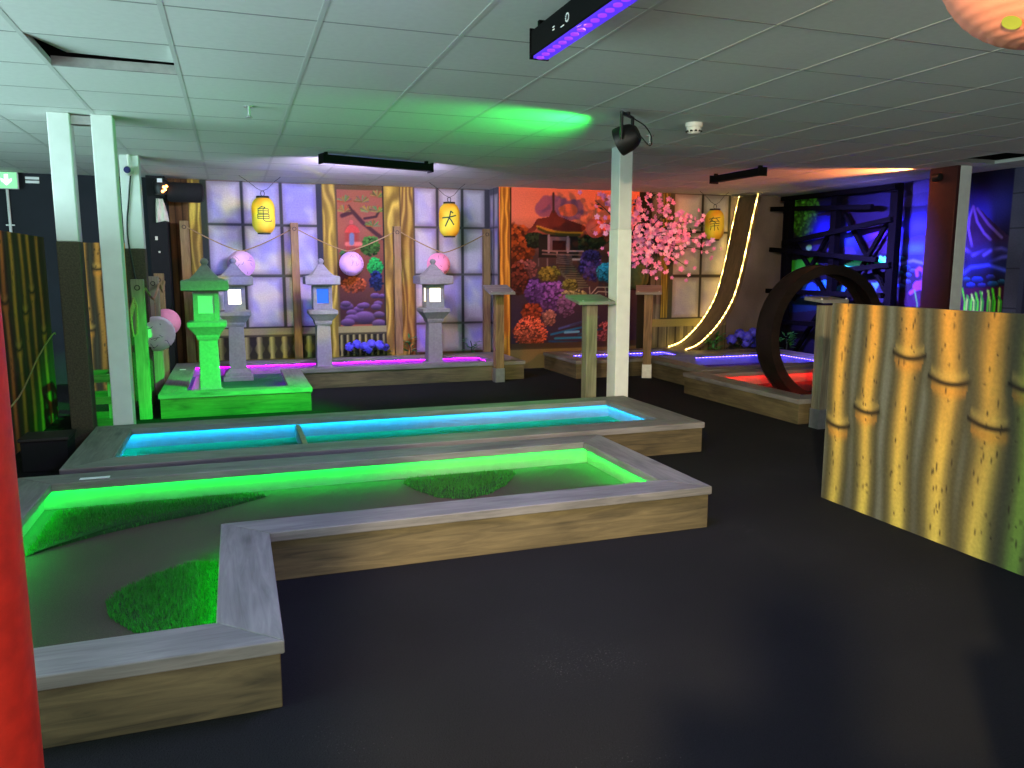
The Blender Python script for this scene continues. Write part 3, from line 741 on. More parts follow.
def turf(parent, poly, z, hgt, n, seed, label=None):
    """a mound of artificial grass: backing plus uncountable blades in one part"""
    rnd = random.Random(seed); m = MB(); cx = sum(q[0] for q in poly)/len(poly); cy = sum(q[1] for q in poly)/len(poly)
    def inside(x,y):
        r = False
        for k in range(len(poly)):
            (x0,y0),(x1,y1) = poly[k],poly[(k+1)%len(poly)]
            if (y0>y)!=(y1>y) and x < (x1-x0)*(y-y0)/(y1-y0)+x0: r = not r
        return r
    def edge(x,y):
        d = 9
        for k in range(len(poly)):
            (x0,y0),(x1,y1) = poly[k],poly[(k+1)%len(poly)]; Lq = (x1-x0)**2+(y1-y0)**2+1e-9
            s = max(0,min(1,((x-x0)*(x1-x0)+(y-y0)*(y1-y0))/Lq)); d = min(d,math.hypot(x-x0-s*(x1-x0),y-y0-s*(y1-y0)))
        return d
    mound = lambda x,y: z+hgt*min(1,edge(x,y)/.12)**.7
    rings = [(1,0),(.93,.45),(.8,.75),(.5,1),(.05,1)]
    vs = []; k = len(poly)
    for s,h in rings: vs += [(cx+(x-cx)*s, cy+(y-cy)*s, z+.002+hgt*h) for x,y in poly]
    fs = [(r*k+i,r*k+(i+1)%k,(r+1)*k+(i+1)%k,(r+1)*k+i) for r in range(len(rings)-1) for i in range(k)]+[tuple(range((len(rings)-1)*k,len(rings)*k))]
    m.add(vs,fs,1)
    x0,x1 = min(q[0] for q in poly),max(q[0] for q in poly); y0,y1 = min(q[1] for q in poly),max(q[1] for q in poly)
    c = 0
    while c < n:
        x,y = rnd.uniform(x0,x1),rnd.uniform(y0,y1)
        if not inside(x,y): continue
        c += 1; a = rnd.random()*PI; h = rnd.uniform(.016,.032); w2 = .0025; ca,sa = math.cos(a)*w2,math.sin(a)*w2
        lx,ly = rnd.uniform(-.012,.012),rnd.uniform(-.012,.012); zz = mound(x,y)-.004
        m.add([(x-ca,y-sa,zz),(x+ca,y+sa,zz),(x+lx,y+ly,zz+h)],[(0,1,2)],0)
    me = bpy.data.meshes.new('turf_patch'); mw = world_of(parent).inverted()
    me.from_pydata([tuple(mw @ Vector(v)) for v in m.v],[],m.f); me.materials.append(M['turf']); me.materials.append(M['turf_base'])
    me.polygons.foreach_set('material_index', m.m)
    o = bpy.data.objects.new('turf_patch',me); C.objects.link(o); o.parent = parent; o['kind'] = 'stuff'
    if label: o['label'] = label
    return o

# near L-shaped lane
oL = [(-1.10,2.28),(.078,2.28),(.078,3.28),(2.205,3.28),(2.205,4.58),(-1.10,4.58)]
iL = offset(oL,.18)
t = lane('golf_lane','big L-shaped wooden lane in front with green glow and turf patches',oL,[iL],['em_green'],w=.18)
turf(t,[(-.10,3.36),(-.085,2.99),(-.09,2.72),(-.16,2.66),(-.26,2.69),(-.38,2.80),(-.47,2.95),(-.50,3.08),(-.46,3.20),(-.36,3.30),(-.22,3.40)],.07,.02,9000,1,'rounded turf patch against the short arm')
turf(t,[(-.90,4.38),(-.90,3.72),(-.82,3.80),(-.66,3.92),(-.45,4.03),(-.2,4.12),(.0,4.24),(.12,4.33),(.0,4.39)],.07,.02,8000,2,'long turf patch along the rear corner')
turf(t,[(.86,4.33),(.90,4.18),(.98,4.0),(1.12,3.92),(1.28,3.98),(1.42,4.12),(1.55,4.33),(1.5,4.40),(.9,4.40)],.07,.02,5000,3,'half-round turf patch against the rear wall')
turf(t,[(1.86,3.72),(1.9,3.62),(2.0,3.58),(2.02,3.74),(1.98,3.84),(1.88,3.82)],.07,.015,1200,4,'small turf patch in the far corner')
MB().box(-.80,-.66,4.44,4.475,H1,H1+.002).build('rail_sticker', M['label_white'], t, label='white sticker')
# second lane
oB = [(-.93,4.72),(3.10,4.72),(3.10,5.94),(-.93,5.94)]
t = lane('golf_lane','long narrow wooden lane with cyan glow and a dividing board',oB,[[(-.70,4.93),(2.86,4.93),(2.86,5.78),(-.70,5.78)]],['em_cyan'],felt='green_carpet',
         rails=[[(-.942,4.708),(3.112,4.708),(2.86,4.93),(-.70,4.93)],[(3.112,4.708),(3.112,5.952),(2.86,5.78),(2.86,4.93)],[(3.112,5.952),(-.942,5.952),(-.70,5.78),(2.86,5.78)],[(-.942,5.952),(-.942,4.708),(-.70,4.93),(-.70,5.78)]])
MB().box(.37,.405,4.95,5.80,.07,.172).build('divider_board', M['grey_post_z'], t, bevel=.003)
MB().add([(.42,4.95,.071),(1.05,4.95,.071),(1.05,5.35,.071),(.42,5.35,.071),(.6,5.0,.105),(.85,5.0,.105),(.85,5.3,.105),(.6,5.3,.105)],[(0,3,2,1),(4,5,6,7),(0,1,5,4),(1,2,6,5),(2,3,7,6),(3,0,4,7)]).build('hump', M['turf_base'], t)
# stone-lantern lane
oP = [(-.65,7.3),(.62,7.3),(.62,8.63),(3.19,8.63),(3.19,9.66),(-.65,9.66)]
iP = [(-.45,7.48),(.43,7.48),(.43,8.77),(2.86,8.77),(2.86,9.47),(-.45,9.47)]
o2 = offset(oP,-.012)
t = pinklane = lane('golf_lane','corner-shaped wooden lane under the stone lanterns with magenta glow',oP,[iP],['em_magenta'],felt='green_carpet',rails=[[o2[i],o2[(i+1)%6],iP[(i+1)%6],iP[i]] for i in range(6)])
MB().box(.17,.43,7.75,8.25,.07,.076).build('start_mat', M['navy_mat'], t); MB().box(.26,.43,7.65,7.75,.07,.076).build('start_mat_edge', M['red_mat'], t)
MB().box(-.44,-.30,7.6,9.2,.07,.12).build('edge_kerb', M['wood_y'], t, bevel=.004); MB().box(-.43,-.32,7.5,7.6,.07,.1).build('red_stop_block', M['red_mat'], t)
MB().box(-.59,-.53,9.0,9.06,H1,H1+.002).build('rail_sticker', M['label_white'], t, label='white sticker')
# ramp lane
oI = [(3.77,8.42),(4.70,8.42),(4.70,7.2),(6.92,7.2),(6.92,8.95),(5.62,8.95),(5.62,9.44),(3.77,9.44)]
rI = [[(3.758,8.408),(4.712,8.408),(4.712,8.62),(3.95,8.62)],[(3.758,8.408),(3.95,8.62),(3.95,9.26),(3.758,9.452)],[(3.758,9.452),(3.95,9.26),(5.42,9.26),(5.632,9.452)],
      [(5.42,9.26),(5.42,8.78),(5.632,8.78),(5.632,9.452)],[(4.712,8.408),(4.712,8.62),(5.42,8.62),(5.42,8.78),(6.932,8.78),(6.932,8.962),(6.75,8.78),(6.72,8.55),(4.93,8.55),(4.93,8.408)],
      [(4.688,7.188),(4.93,7.42),(4.93,8.408),(4.688,8.408)],[(4.688,7.188),(6.932,7.188),(6.72,7.42),(4.93,7.42)],[(6.932,7.188),(6.932,8.962),(6.72,8.78),(6.72,7.42)]]
rI[4] = [(4.712,8.408),(4.93,8.408),(4.93,8.55),(6.72,8.55),(6.72,8.962),(5.632,8.962),(5.632,8.78),(5.42,8.78),(5.42,8.62),(4.712,8.62)]
rI[7] = [(6.932,7.188),(6.932,8.962),(6.72,8.962),(6.72,7.42)]
t = lane('golf_lane','wooden lane with deep blue glow leading to the tall wall ramp',oI,[[(3.95,8.62),(5.42,8.62),(5.42,9.26),(3.95,9.26)],[(4.93,7.42),(6.72,7.42),(6.72,8.55),(4.93,8.55)]],['em_blue','em_blue'],rails=rI)
# loop lane
oR = [(4.41,5.3),(6.25,5.3),(6.25,7.08),(4.41,7.08)]
t = lane('golf_lane','wooden lane with red glow carrying the dark loop',oR,[[(4.60,5.50),(6.05,5.50),(6.05,6.92),(4.60,6.92)]],['em_red'],rails=None,w=.19)
# loop-the-loop hoop
hp = thing('loop_hoop','large dark upright loop standing in the red lane','loop',(5.07,5.85,.07))
R0, RT, Y0, Y1, zc = .63, .085, 5.74, 5.96, .70
def ringmesh(r0, r1, y0, y1, n=96):
    m = MB(); vs = []
    for k in range(n):
        a = 2*PI*k/n; c,s = math.cos(a),math.sin(a)
        vs += [(5.07+r0*c,y0,zc+r0*s),(5.07+r1*c,y0,zc+r1*s),(5.07+r1*c,y1,zc+r1*s),(5.07+r0*c,y1,zc+r0*s)]
    fs = []
    for k in range(n):
        a,b2 = 4*k,4*((k+1)%n); fs += [(a+i,a+(i+1)%4,b2+(i+1)%4,b2+i) for i in range(4)]
    return m.add(vs,fs)
ringmesh(R0-RT,R0,Y0,Y0+.018).build('near_rim', M['hoop'], hp, smooth=True); ringmesh(R0-RT,R0,Y1-.018,Y1).build('far_rim', M['hoop'], hp, smooth=True)
ringmesh(R0-.02,R0-.006,Y0+.018,Y1-.018).build('track', M['hoop'], hp, smooth=True)

# tall curved ramp
rm = thing('wall_ramp','tall curved ramp rising from the blue lane to the ceiling with lit edges','ramp',(6.1,9.2,0))
rc = [(5.62,.215),(5.80,.275),(5.97,.40),(6.12,.55),(6.25,.73),(6.35,.92),(6.42,1.15),(6.48,1.4),(6.54,1.7),(6.60,2.0),(6.66,2.27)]
def sm(pts, k=4):
    out = []
    for i in range(len(pts)-1):
        p0,p1,p2,p3 = pts[max(i-1,0)],pts[i],pts[i+1],pts[min(i+2,len(pts)-1)]
        for s in range(k):
            q = s/k; out.append(tuple(.5*((2*b1)+(-a+c)*q+(2*a-5*b1+4*c-d)*q*q+(-a+3*b1-3*c+d)*q**3) for a,b1,c,d in zip(p0,p1,p2,p3)))
    return out+[pts[-1]]
rs = sm(rc)
m = MB(); vs = []
for (x,z) in rs: vs += [(x,9.03,z),(x,9.42,z),(x+.02,9.42,z-.012),(x+.02,9.03,z-.012)]
fs = [(4*i+k,4*i+(k+1)%4,4*i+4+(k+1)%4,4*i+4+k) for i in range(len(rs)-1) for k in range(4)]
m.add(vs,fs+[(0,1,2,3),tuple(4*len(rs)-4+k for k in range(4))]).build('ramp_bed', M['ramp'], rm, smooth=True)
for yy in (9.01,9.43):
    MB().tube([(x-.012,yy,z+.012) for x,z in rs],.007,8).build('rope_light', M['em_warm'], rm, smooth=True)
    m = MB(); vs = []
    for (x,z) in rs: vs += [(x-.02,yy-.008+.02*(yy<9.2),z),(x-.02,yy+.008+.02*(yy<9.2)-.02*(yy>9.2),z),(x+.05,yy+.008+.02*(yy<9.2)-.02*(yy>9.2),z-.03),(x+.05,yy-.008+.02*(yy<9.2)-.02*(yy>9.2),z-.03)]
    m.add(vs,fs).build('side_cheek', M['ramp'], rm)
MB().box(6.52,6.72,9.02,9.43,2.275,2.295).build('top_lid', M['rail_y'], rm)
# ------------------------------------------------------------------ stone lanterns
def stone_lantern(x, y, z, label, pane, h=1.0, w=1.0):
    t = thing('stone_lantern', label, 'stone lantern', (x,y,z), group='stone lanterns')
    S = lambda prof: [(r*w, hh*h) for r,hh in prof]
    c = (x,y,z)
    MB().lathe(S([(.155,0),(.155,.045),(.135,.05),(.135,.085),(.115,.10),(.095,.125)]),c,sq=True).build('base', M['stone'], t, bevel=.004)
    MB().lathe(S([(.09,.11),(.078,.60)]),c,sq=True).build('shaft', M['stone'], t, bevel=.006)
    MB().lathe(S([(.088,.59),(.10,.62),(.10,.635),(.15,.70),(.165,.715),(.165,.755),(.12,.765)]),c,sq=True).build('platform', M['stone'], t, bevel=.004)
    # lamp house: four corner posts, sill and head
    m = MB(); a, b2 = .108*w, .066*w; z0, z1 = z+.76*h, z+1.04*h
    for sx in (-1,1):
        for sy in (-1,1): m.box(min(x+sx*a,x+sx*b2),max(x+sx*a,x+sx*b2),min(y+sy*a,y+sy*b2),max(y+sy*a,y+sy*b2),z0,z1)
    m.box(x-a+.002,x+a-.002,y-a+.002,y+a-.002,z0,z0+.075*h); m.box(x-a+.002,x+a-.002,y-a+.002,y+a-.002,z1-.045*h,z1)
    m.build('lamp_house', M['stone'], t, bevel=.003)
    q = a-.018*w
    for sx,sy in ((0,-1),(-1,0),(1,0),(0,1)):
        p0 = (x+sx*q-b2*(sx==0), x+sx*q+b2*(sx==0)) if sx==0 else (x+sx*q-.004, x+sx*q+.004)
        p1 = (y+sy*q-.004, y+sy*q+.004) if sx==0 else (y-b2, y+b2)
        MB().box(p0[0],p0[1],p1[0],p1[1],z0+.07*h,z1-.04*h).build('pane', pane, t)
    MB().lathe(S([(.15,1.035),(.197,1.045),(.197,1.125),(.19,1.135),(.13,1.145),(.085,1.19),(.05,1.235),(.032,1.26),(.03,1.265)]),c,sq=True).build('roof', M['stone'], t, bevel=.004)
    MB().lathe(S([(.001,1.255),(.024,1.258),(.026,1.27),(.022,1.275),(.034,1.29),(.036,1.305),(.026,1.325),(.001,1.335)]),c,n=20).build('finial', M['stone'], t, smooth=True)
    return t
stone_lantern(-.245,7.66,.07,'front stone lantern bathed in green at the near corner of its lane',M['green_win'],.985,1.0)
stone_lantern(.0,9.15,.07,'stone lantern with a lit white pane behind the green one',M['em_win'],1.0,1.0)
stone_lantern(.93,9.12,.07,'grey stone lantern with a blue pane',M['em_blue_win'],1.0,.96)
stone_lantern(2.22,9.12,.07,'stone lantern with two lit white panes beside the yellow lantern of the corner window',M['em_win'],1.0,1.0)

# ------------------------------------------------------------------ score stands
def score_stand(x, y, label, rot=0, tilt=.12, pm='post_z', bw=.33, top=1.05, shim=True, d=.15):
    t = thing('score_stand', label, 'score stand', (x,y,0), rot, 'score stands')
    h = .05
    MB().box(-h,h,-h,h,.10 if shim else .0,top-.03).build('post', M[pm], t, bevel=.004, world=False)
    m = MB(); m.box(-h-.006,h+.006,-h-.006,h+.006,0,.008); m.box(-h-.006,-h-.001,-h-.004,h+.004,.008,.16); m.box(h+.001,h+.006,-h-.004,h+.004,.008,.16); m.box(-h,h,-h-.006,-h-.001,.008,.16)
    m.build('post_shoe', M['steel'], t, world=False)
    z = top; tz = d*tilt*1.6
    vs = [(-bw/2,-d,z-tz),(bw/2,-d,z-tz),(bw/2,d,z+tz),(-bw/2,d,z+tz)]; vs += [(a,b2,c+.028) for a,b2,c in vs]
    MB().add(vs,[(0,3,2,1),(4,5,6,7),(0,1,5,4),(1,2,6,5),(2,3,7,6),(3,0,4,7)]).build('writing_board', M['rail_x'], t, bevel=.003, world=False)
    m = MB()
    for sx in (-.12,.12): m.lathe([(.008,-d*.9*tilt*1.6+z+.028),(.008,-d*.9*tilt*1.6+z+.036)],(sx,-d*.8,0),10)
    m.build('screw_head', M['steel'], t, world=False)
    return t
score_stand(4.49,5.14,'wooden score stand standing between the red lane and the bamboo panel',0,.05,'grey_post_z',.25,1.035,d=.11)
score_stand(2.83,8.50,'wooden score stand at the end of the stone lantern lane',0,.16,'post_z',.30,1.04)
score_stand(2.85,6.10,'score stand in greenish light just left of the middle white post',0,.10,'grey_post_z',.33,1.02)
score_stand(4.62,8.26,'orange-lit score stand just right of the middle white post',-.5,.16,'post_z',.30,1.03)

# ------------------------------------------------------------------ rope posts, ropes, ball lanterns
def rope_post(x, y, top, label, mat='post_z', h=.045, eye=True):
    t = thing('rope_post', label, 'post', (x,y,0), group='rope posts')
    MB().box(x-h,x+h,y-h*.8,y+h*.8,0,top).build('post', M[mat], t, bevel=.004)
    m = MB(); m.tube([(x+.02*math.cos(a),y-h*.8-.004,top-.07+.02*math.sin(a)) for a in [2*PI*k/12 for k in range(13)]],.004,6)
    m.build('eye_ring', M['wire'], t, smooth=True)
    return t
RX = [(-.50,1.82),(.70,1.82),(1.92,1.80),(3.075,1.79)]; RY = 9.73
for (x,z),lb in zip(RX,('brown rope post at the dark end of the window wall','brown rope post between the window panes and the blue-paned lantern','brown rope post in front of the golden double beam','brown rope post in the corner by the return window')):
    rope_post(x,RY,z,lb,'post_z')
def rope(a, b2, sag, label, r=.007, mat='rope'):
    a, b2 = Vector(a), Vector(b2); pts = []
    for k in range(17):
        s = k/16; q = a.lerp(b2,s); q.z -= sag*(1-abs(2*s-1)**1.25); pts.append(q)
    return tag(MB().tube(pts,r,6).build('rope', M[mat], smooth=True), label, 'rope', 'ropes between posts')
yy = RY-.05
rope((-.47,yy,1.75),(.66,yy,1.74),.26,'rope sagging in front of the lilac window panes')
rope((.74,yy,1.74),(1.88,yy,1.73),.24,'rope sagging across the painted garden')
rope((1.96,yy,1.73),(3.04,yy,1.72),.24,'rope sagging in front of the corner window panes')
def paper_ball(c, r, paper, label, drop, twigs=0, seed=0):
    t = thing('paper_lantern', label, 'paper lantern', c, group='paper ball lanterns')
    prof = []
    for i in range(57):
        a = PI*(.04+.92*i/56); q = r*(1-.012*(.5+.5*math.cos(i*PI/2))); prof.append((q*math.sin(a),-q*math.cos(a)))
    MB().lathe(prof,c,36).build('shade', M[paper], t, smooth=True)
    MB().tube([(c[0],c[1],c[2]+r*.99),(c[0],c[1],c[2]+r+drop)],.004,6).build('cord', M['rope'], t)
    if twigs:
        rnd = random.Random(seed); m = MB()
        for k in range(twigs):
            a = rnd.uniform(-2.6,-.5); e = rnd.uniform(-.75,.75); da, de = rnd.uniform(-.5,.5), rnd.uniform(-.4,.4); pts = []
            for s in range(4):
                aa, ee = a+da*s/3, e+de*s/3+.05*math.sin(s*2+k); rr = r*1.004
                pts.append((c[0]+rr*math.cos(ee)*math.cos(aa), c[1]+rr*math.cos(ee)*math.sin(aa), c[2]+rr*math.sin(ee)))
            MB().tube(pts,r*.012,5).build('twig_print', M['twig_ink'], t)
    return t
paper_ball((.09,9.64,1.335),.155,'lilac_paper','lilac paper ball lantern with twig print on the rope above the white-paned lantern',.0,16,1)
paper_ball((1.345,9.64,1.345),.145,'lilac_paper','lilac paper ball lantern with twig print in front of the painted garden',.0,16,2)
paper_ball((2.42,9.64,1.34),.145,'pink_paper','pink paper ball lantern half hidden behind the last stone lantern roof',.0,12,3)
paper_ball((4.37,9.22,1.80),.125,'red_paper','small red paper ball lantern beside the blossom branches',.30,12,4)
# row of short posts beside the lantern lane
SX = -.77
for (y,z),lb in zip(((7.36,1.2),(8.75,1.21),(9.45,1.235)),('short rope post nearest the front corner of the lantern lane','short rope post second from the front beside the lantern lane','short brown rope post last in the row by the dark column')):
    rope_post(SX,y,z,lb,'grey_post_z' if y < 9 else 'post_z',.05)
rope((SX+.055,7.40,1.12),(SX+.055,8.70,1.13),.12,'rope sagging between the first two short posts',.011)
rope((SX+.055,8.80,1.13),(SX+.055,9.40,1.15),.10,'rope sagging between the last two short posts',.011)
def hung_ball(c, r, paper, label, top, twigs, seed): return paper_ball(c, r, paper, label, top-c[2]-r, twigs, seed)
hung_ball((SX+.06,8.10,.68),.165,'white_paper','white paper ball lantern with twig print hanging by the short posts',1.02,14,7)
hung_ball((SX+.07,9.12,.72),.145,'pink_paper','pale pink ribbed paper ball lantern hanging behind the white one',1.05,0,8)
m = MB()
for k in range(5):
    m.tube([(SX-.03,7.30,1.05-.02*k),(SX-.06,7.29,.95-.02*k),(SX-.05,7.30,.72),(SX-.02,7.30,.74),(SX-.01,7.30,.98),(SX-.03,7.30,1.05-.02*k)],.007,6)
tag(m.build('rope_coil', M['rope'], smooth=True),'coil of rope hung on the first short post','rope')

# ------------------------------------------------------------------ big paper lantern overhead
t = thing('paper_lantern','large peach paper lantern with lime dots hanging overhead near the viewer','paper lantern',(1.55,1.21,1.94))
c0, r0 = (1.55,1.21,1.94), .2; prof = []
for i in range(97):
    a = PI*(.05+.9*i/96); q = r0*(1-.007*(.5+.5*math.cos(i*2*PI/4))); prof.append((q*math.sin(a),-q*math.cos(a)))
MB().lathe(prof,c0,48).build('shade', M['peach_paper'], t, smooth=True)
MB().tube([(1.55,1.21,2.135),(1.55,1.21,ZC)],.004,6).build('cord', M['wire'], t)
m = MB()
for a,e in ((-2.966,-1.002),(-2.0,-.15),(-1.2,-.4),(-2.9,.1)):
    d = Vector((math.cos(e)*math.cos(a),math.cos(e)*math.sin(a),math.sin(e))); u = d.cross(Vector((0,0,1))).normalized(); w2 = u.cross(d)
    pts = [Vector(c0)+((d*r0*1.0+(u*math.cos(k*PI/8)+w2*math.sin(k*PI/8))*.018).normalized()*r0*1.012) for k in range(16)]
    MB().add(pts,[tuple(range(16))]).build('printed_dot', M['lime_dot'], t)

# ------------------------------------------------------------------ yellow lanterns with a character
GLYPH = {
 'turtle': ([[(-.05,.5),(-.3,.33)],[(-.12,.44),(.14,.44),(.02,.34)],[(-.32,.34),(.32,.34),(.32,.05),(-.32,.05),(-.32,.34)],[(-.32,.2),(.32,.2)],[(-.36,-.02),(.36,-.02),(.36,-.28),(-.36,-.28),(-.36,-.02)],[(-.36,-.15),(.36,-.15)],[(0,.34),(0,-.36),(.12,-.46),(.5,-.46),(.52,-.38)]],.045),
 'big': ([[(-.5,.06),(0,.1),(.46,.22)],[(.1,.5),(.02,.12),(-.28,-.5)],[(.0,.06),(.16,-.16),(.3,-.4)],[(.12,.5),(.24,.4)]],.085),
 'festival': ([[(-.4,.36),(0,.42),(.42,.48)],[(-.1,.5),(-.36,.1)],[(.12,.42),(.36,.14)],[(-.36,.16),(.34,.2)],[(-.34,-.02),(.38,.04)],[(-.24,.3),(.2,.0)],[(-.3,-.18),(.34,-.14)],[(.02,.02),(.02,-.5)],[(-.24,-.26),(-.3,-.46)],[(.24,-.24),(.3,-.46)]],.05)}
def glyph_on(t, ch, c, r, size):
    """brush strokes laid on the curved paper"""
    strokes, wd = GLYPH[ch]; m = MB(); fa = math.atan2(c[1], c[0])+PI
    def onto(x, y, k): a = fa+x*size/r; return (c[0]+r*k*math.cos(a), c[1]+r*k*math.sin(a), c[2]+y*size+.01)
    for s in strokes:
        for (x0,y0),(x1,y1) in zip(s, s[1:]):
            L = math.hypot(x1-x0,y1-y0); nx, ny = -(y1-y0)/L*wd/2, (x1-x0)/L*wd/2; ex, ey = (x1-x0)/L*wd*.4, (y1-y0)/L*wd*.4
            n = max(2,int(L/.08)); vs = []
            for k in range(n+1):
                q = k/n; x = x0-ex+(x1-x0+2*ex)*q; y = y0-ey+(y1-y0+2*ey)*q
                vs += [onto(x+nx,y+ny,1.004),onto(x-nx,y-ny,1.004),onto(x-nx,y-ny,1.016),onto(x+nx,y+ny,1.016)]
            m.add(vs,[(4*k+i,4*k+(i+1)%4,4*k+4+(i+1)%4,4*k+4+i) for k in range(n) for i in range(4)]+[(3,2,1,0),(4*n,4*n+1,4*n+2,4*n+3)])
    return m.build('character', M['lantern_ink'], t)
def yellow_lantern(c, ch, label, h=.44, r=.125, gs=.17):
    t = thing('barrel_lantern', label, 'lantern', c, group='yellow barrel lanterns')
    prof = []
    n = 60
    for i in range(n+1):
        s = -1+2*i/n; q = r*(1-abs(s)**4.5*.44)*(1-.012*(.5+.5*math.cos(i*PI/2))); prof.append((q,s*h*.5*.86))
    MB().lathe(prof,c,32).build('paper_body', M['yellow_paper'], t, smooth=True)
    for s in (-1,1):
        MB().lathe([(r*.52,s*h*.43-.014),(r*.56,s*h*.43-.014),(r*.56,s*h*.43+.022),(r*.48,s*h*.43+.022)],c,24).build('end_cap', M['cap'], t)
    MB().tube([(c[0]+.02*math.cos(a),c[1],c[2]+h*.5+.02+.03*math.sin(a)) for a in [2*PI*k/14 for k in range(15)]],.004,6).build('hanging_ring', M['wire'], t, smooth=True)
    x,y,z = c; zt = z+h*.5+.045
    MB().tube([(x-.24,y,ZC-.005),(x-.14,y,ZC-.07),(x-.06,y,zt+.03),(x,y,zt),(x+.06,y,zt+.03),(x+.13,y,ZC-.06),(x+.2,y,ZC-.005)],.003,6).build('hanging_wire', M['wire'], t)
    glyph_on(t, ch, c, r, gs)
    return t
yellow_lantern((.345,9.3,1.87),'turtle','yellow barrel lantern with a many-stroke green character by the first window')
yellow_lantern((2.475,9.3,1.865),'big','yellow barrel lantern with a simple few-stroke character by the corner window')
yellow_lantern((6.06,9.12,1.865),'festival','yellow barrel lantern near the ramp and the blossoms')

# ------------------------------------------------------------------ blossoms
t = thing('blossom_plant','pink cherry blossom branches in an olive wall tub behind the middle post','artificial plant',(4.99,9.3,1.02))
MB().lathe([(.02,0),(.13,.02),(.175,.10),(.19,.25),(.19,.62),(.175,.62),(.175,.56),(.01,.56)],(4.99,9.3,1.02),32).build('tub', M['olive'], t, smooth=True)
MB().box(4.93,5.05,9.46,9.50,1.3,1.5).build('wall_bracket', M['black'], t)
rnd = random.Random(12); br = MB(); tips = []
ends = [(4.25,9.0,2.12),(4.35,8.95,1.85),(4.45,9.0,1.62),(4.6,9.0,2.2),(4.7,8.9,1.5),(4.9,9.1,2.22),(5.1,9.0,2.2),(5.3,8.95,2.05),(5.5,9.0,1.88),(5.72,9.0,1.92),(5.6,9.0,1.72),(5.9,9.0,1.66),(5.95,8.98,1.5),(5.45,8.95,1.55),(5.55,8.95,1.32),(5.1,8.9,1.35),(4.98,8.9,1.22),(5.25,8.9,1.75),(4.8,8.9,1.85),(4.55,8.9,1.4),(5.2,9.0,1.5),(5.0,8.85,1.6)]
for e in ends:
    a = Vector((4.97+rnd.uniform(-.1,.1),9.3,1.55)); b2 = Vector(e); mid = a.lerp(b2,.5)+Vector((0,0,.14)); pts = []
    for s in range(9):
        q = s/8; v = a.lerp(mid,q).lerp(mid.lerp(b2,q),q); pts.append(v)
        if q > .3: tips += [v]*4
    br.tube(pts,[.014*(1-s/10) for s in range(9)],6)
br.build('branch', M['branch'], t, smooth=True)
def blossom_mesh(name, mat, centres, parent, size):
    m = MB()
    for (cx,cy,cz) in centres:
        nrm = Vector((rnd.uniform(-.8,.6),-1,rnd.uniform(-.5,.7))).normalized(); u = nrm.orthogonal().normalized(); w2 = nrm.cross(u); s = size*rnd.uniform(.75,1.3); a0 = rnd.random()
        c = Vector((cx,cy,cz))
        for k in range(5):
            a = a0+2*PI*k/5; d = u*math.cos(a)+w2*math.sin(a); e = nrm.cross(d)
            vs = [c, c+d*s*.45+e*s*.36+nrm*s*.14, c+d*s+e*s*.22+nrm*s*.30, c+d*s*.92+nrm*s*.26, c+d*s-e*s*.22+nrm*s*.30, c+d*s*.45-e*s*.36+nrm*s*.14]
            m.add(vs,[(0,1,2,3),(0,3,4,5)])
    o = m.build(name, mat, parent); o['kind'] = 'stuff'; return o
cs = []
for v in tips:
    cs.append((v.x+rnd.gauss(0,.085),v.y-.03+rnd.gauss(0,.05),v.z+rnd.gauss(0,.08)))
rnd.shuffle(cs); cs = [q for q in cs if q[2] < 2.24 and q[1] < 9.44]; h = len(cs)*2//3
blossom_mesh('blossoms', M['pink_petal'], cs[:h], t, .034); blossom_mesh('pale_blossoms', M['pale_petal'], cs[h:], t, .031)
m = MB()
for k in range(90):
    q = rnd.choice(tips); c = q+Vector((rnd.gauss(0,.06),.03,rnd.gauss(0,.05)-.02)); c.y = min(c.y,9.42); c.z = min(c.z,2.2); d = Vector((rnd.uniform(-1,1),rnd.uniform(-.5,.5),rnd.uniform(-1,.6))).normalized(); e = d.orthogonal()
    m.add([c,c+d*.04+e*.018,c+d*.085,c+d*.04-e*.018],[(0,1,2,3)])
o = m.build('leaves', M['leaf_dark'], t); o['kind'] = 'stuff'

# ------------------------------------------------------------------ potted flowers
def leafy(parent, c, n, spread, hgt, size, mat, seed, name='leaves'):
    rn = random.Random(seed); m = MB()
    for k in range(n):
        a = rn.random()*2*PI; r = spread*math.sqrt(rn.random()); b2 = Vector((c[0]+r*math.cos(a)*1.0,c[1]+r*math.sin(a)*.35,c[2]+hgt*rn.random()))
        d = Vector((math.cos(a),math.sin(a)*.4-.3,rn.uniform(-.3,.8))).normalized(); e = d.cross(Vector((0,0,1))).normalized(); up = e.cross(d)
        m.add([b2,b2+d*size*.5+e*size*.28+up*size*.08,b2+d*size,b2+d*size*.5-e*size*.28+up*size*.08],[(0,1,2,3)])
    o = m.build(name, mat, parent); o['kind'] = 'stuff'; return o
def flower_heads(parent, heads, mat, seed):
    rn = random.Random(seed)
    for (cx,cy,cz,r) in heads:
        m = MB()
        for k in range(95):
            d = Vector((rn.gauss(0,1),rn.gauss(0,1)-.5,rn.gauss(0,1)+.4)).normalized(); u = d.orthogonal().normalized(); w2 = d.cross(u); c = Vector((cx,cy,cz))+d*r*rn.uniform(.85,1.05); s = r*.30; a = rn.random()*3
            vs = [c+(u*math.cos(a+q*PI/2)+w2*math.sin(a+q*PI/2))*s for q in range(4)]
            m.add(vs,[(0,1,2,3)])
        m.ball((cx,cy,cz),r*.62,10,6); m.build('flower_head', mat, parent)
t = thing('potted_hydrangea','blue hydrangea with several heads against the wall below the painted garden','plant',(1.52,9.775,0))
MB().box(1.28,1.76,9.71,9.85,0,.2).build('trough', M['pot'], t, bevel=.01)
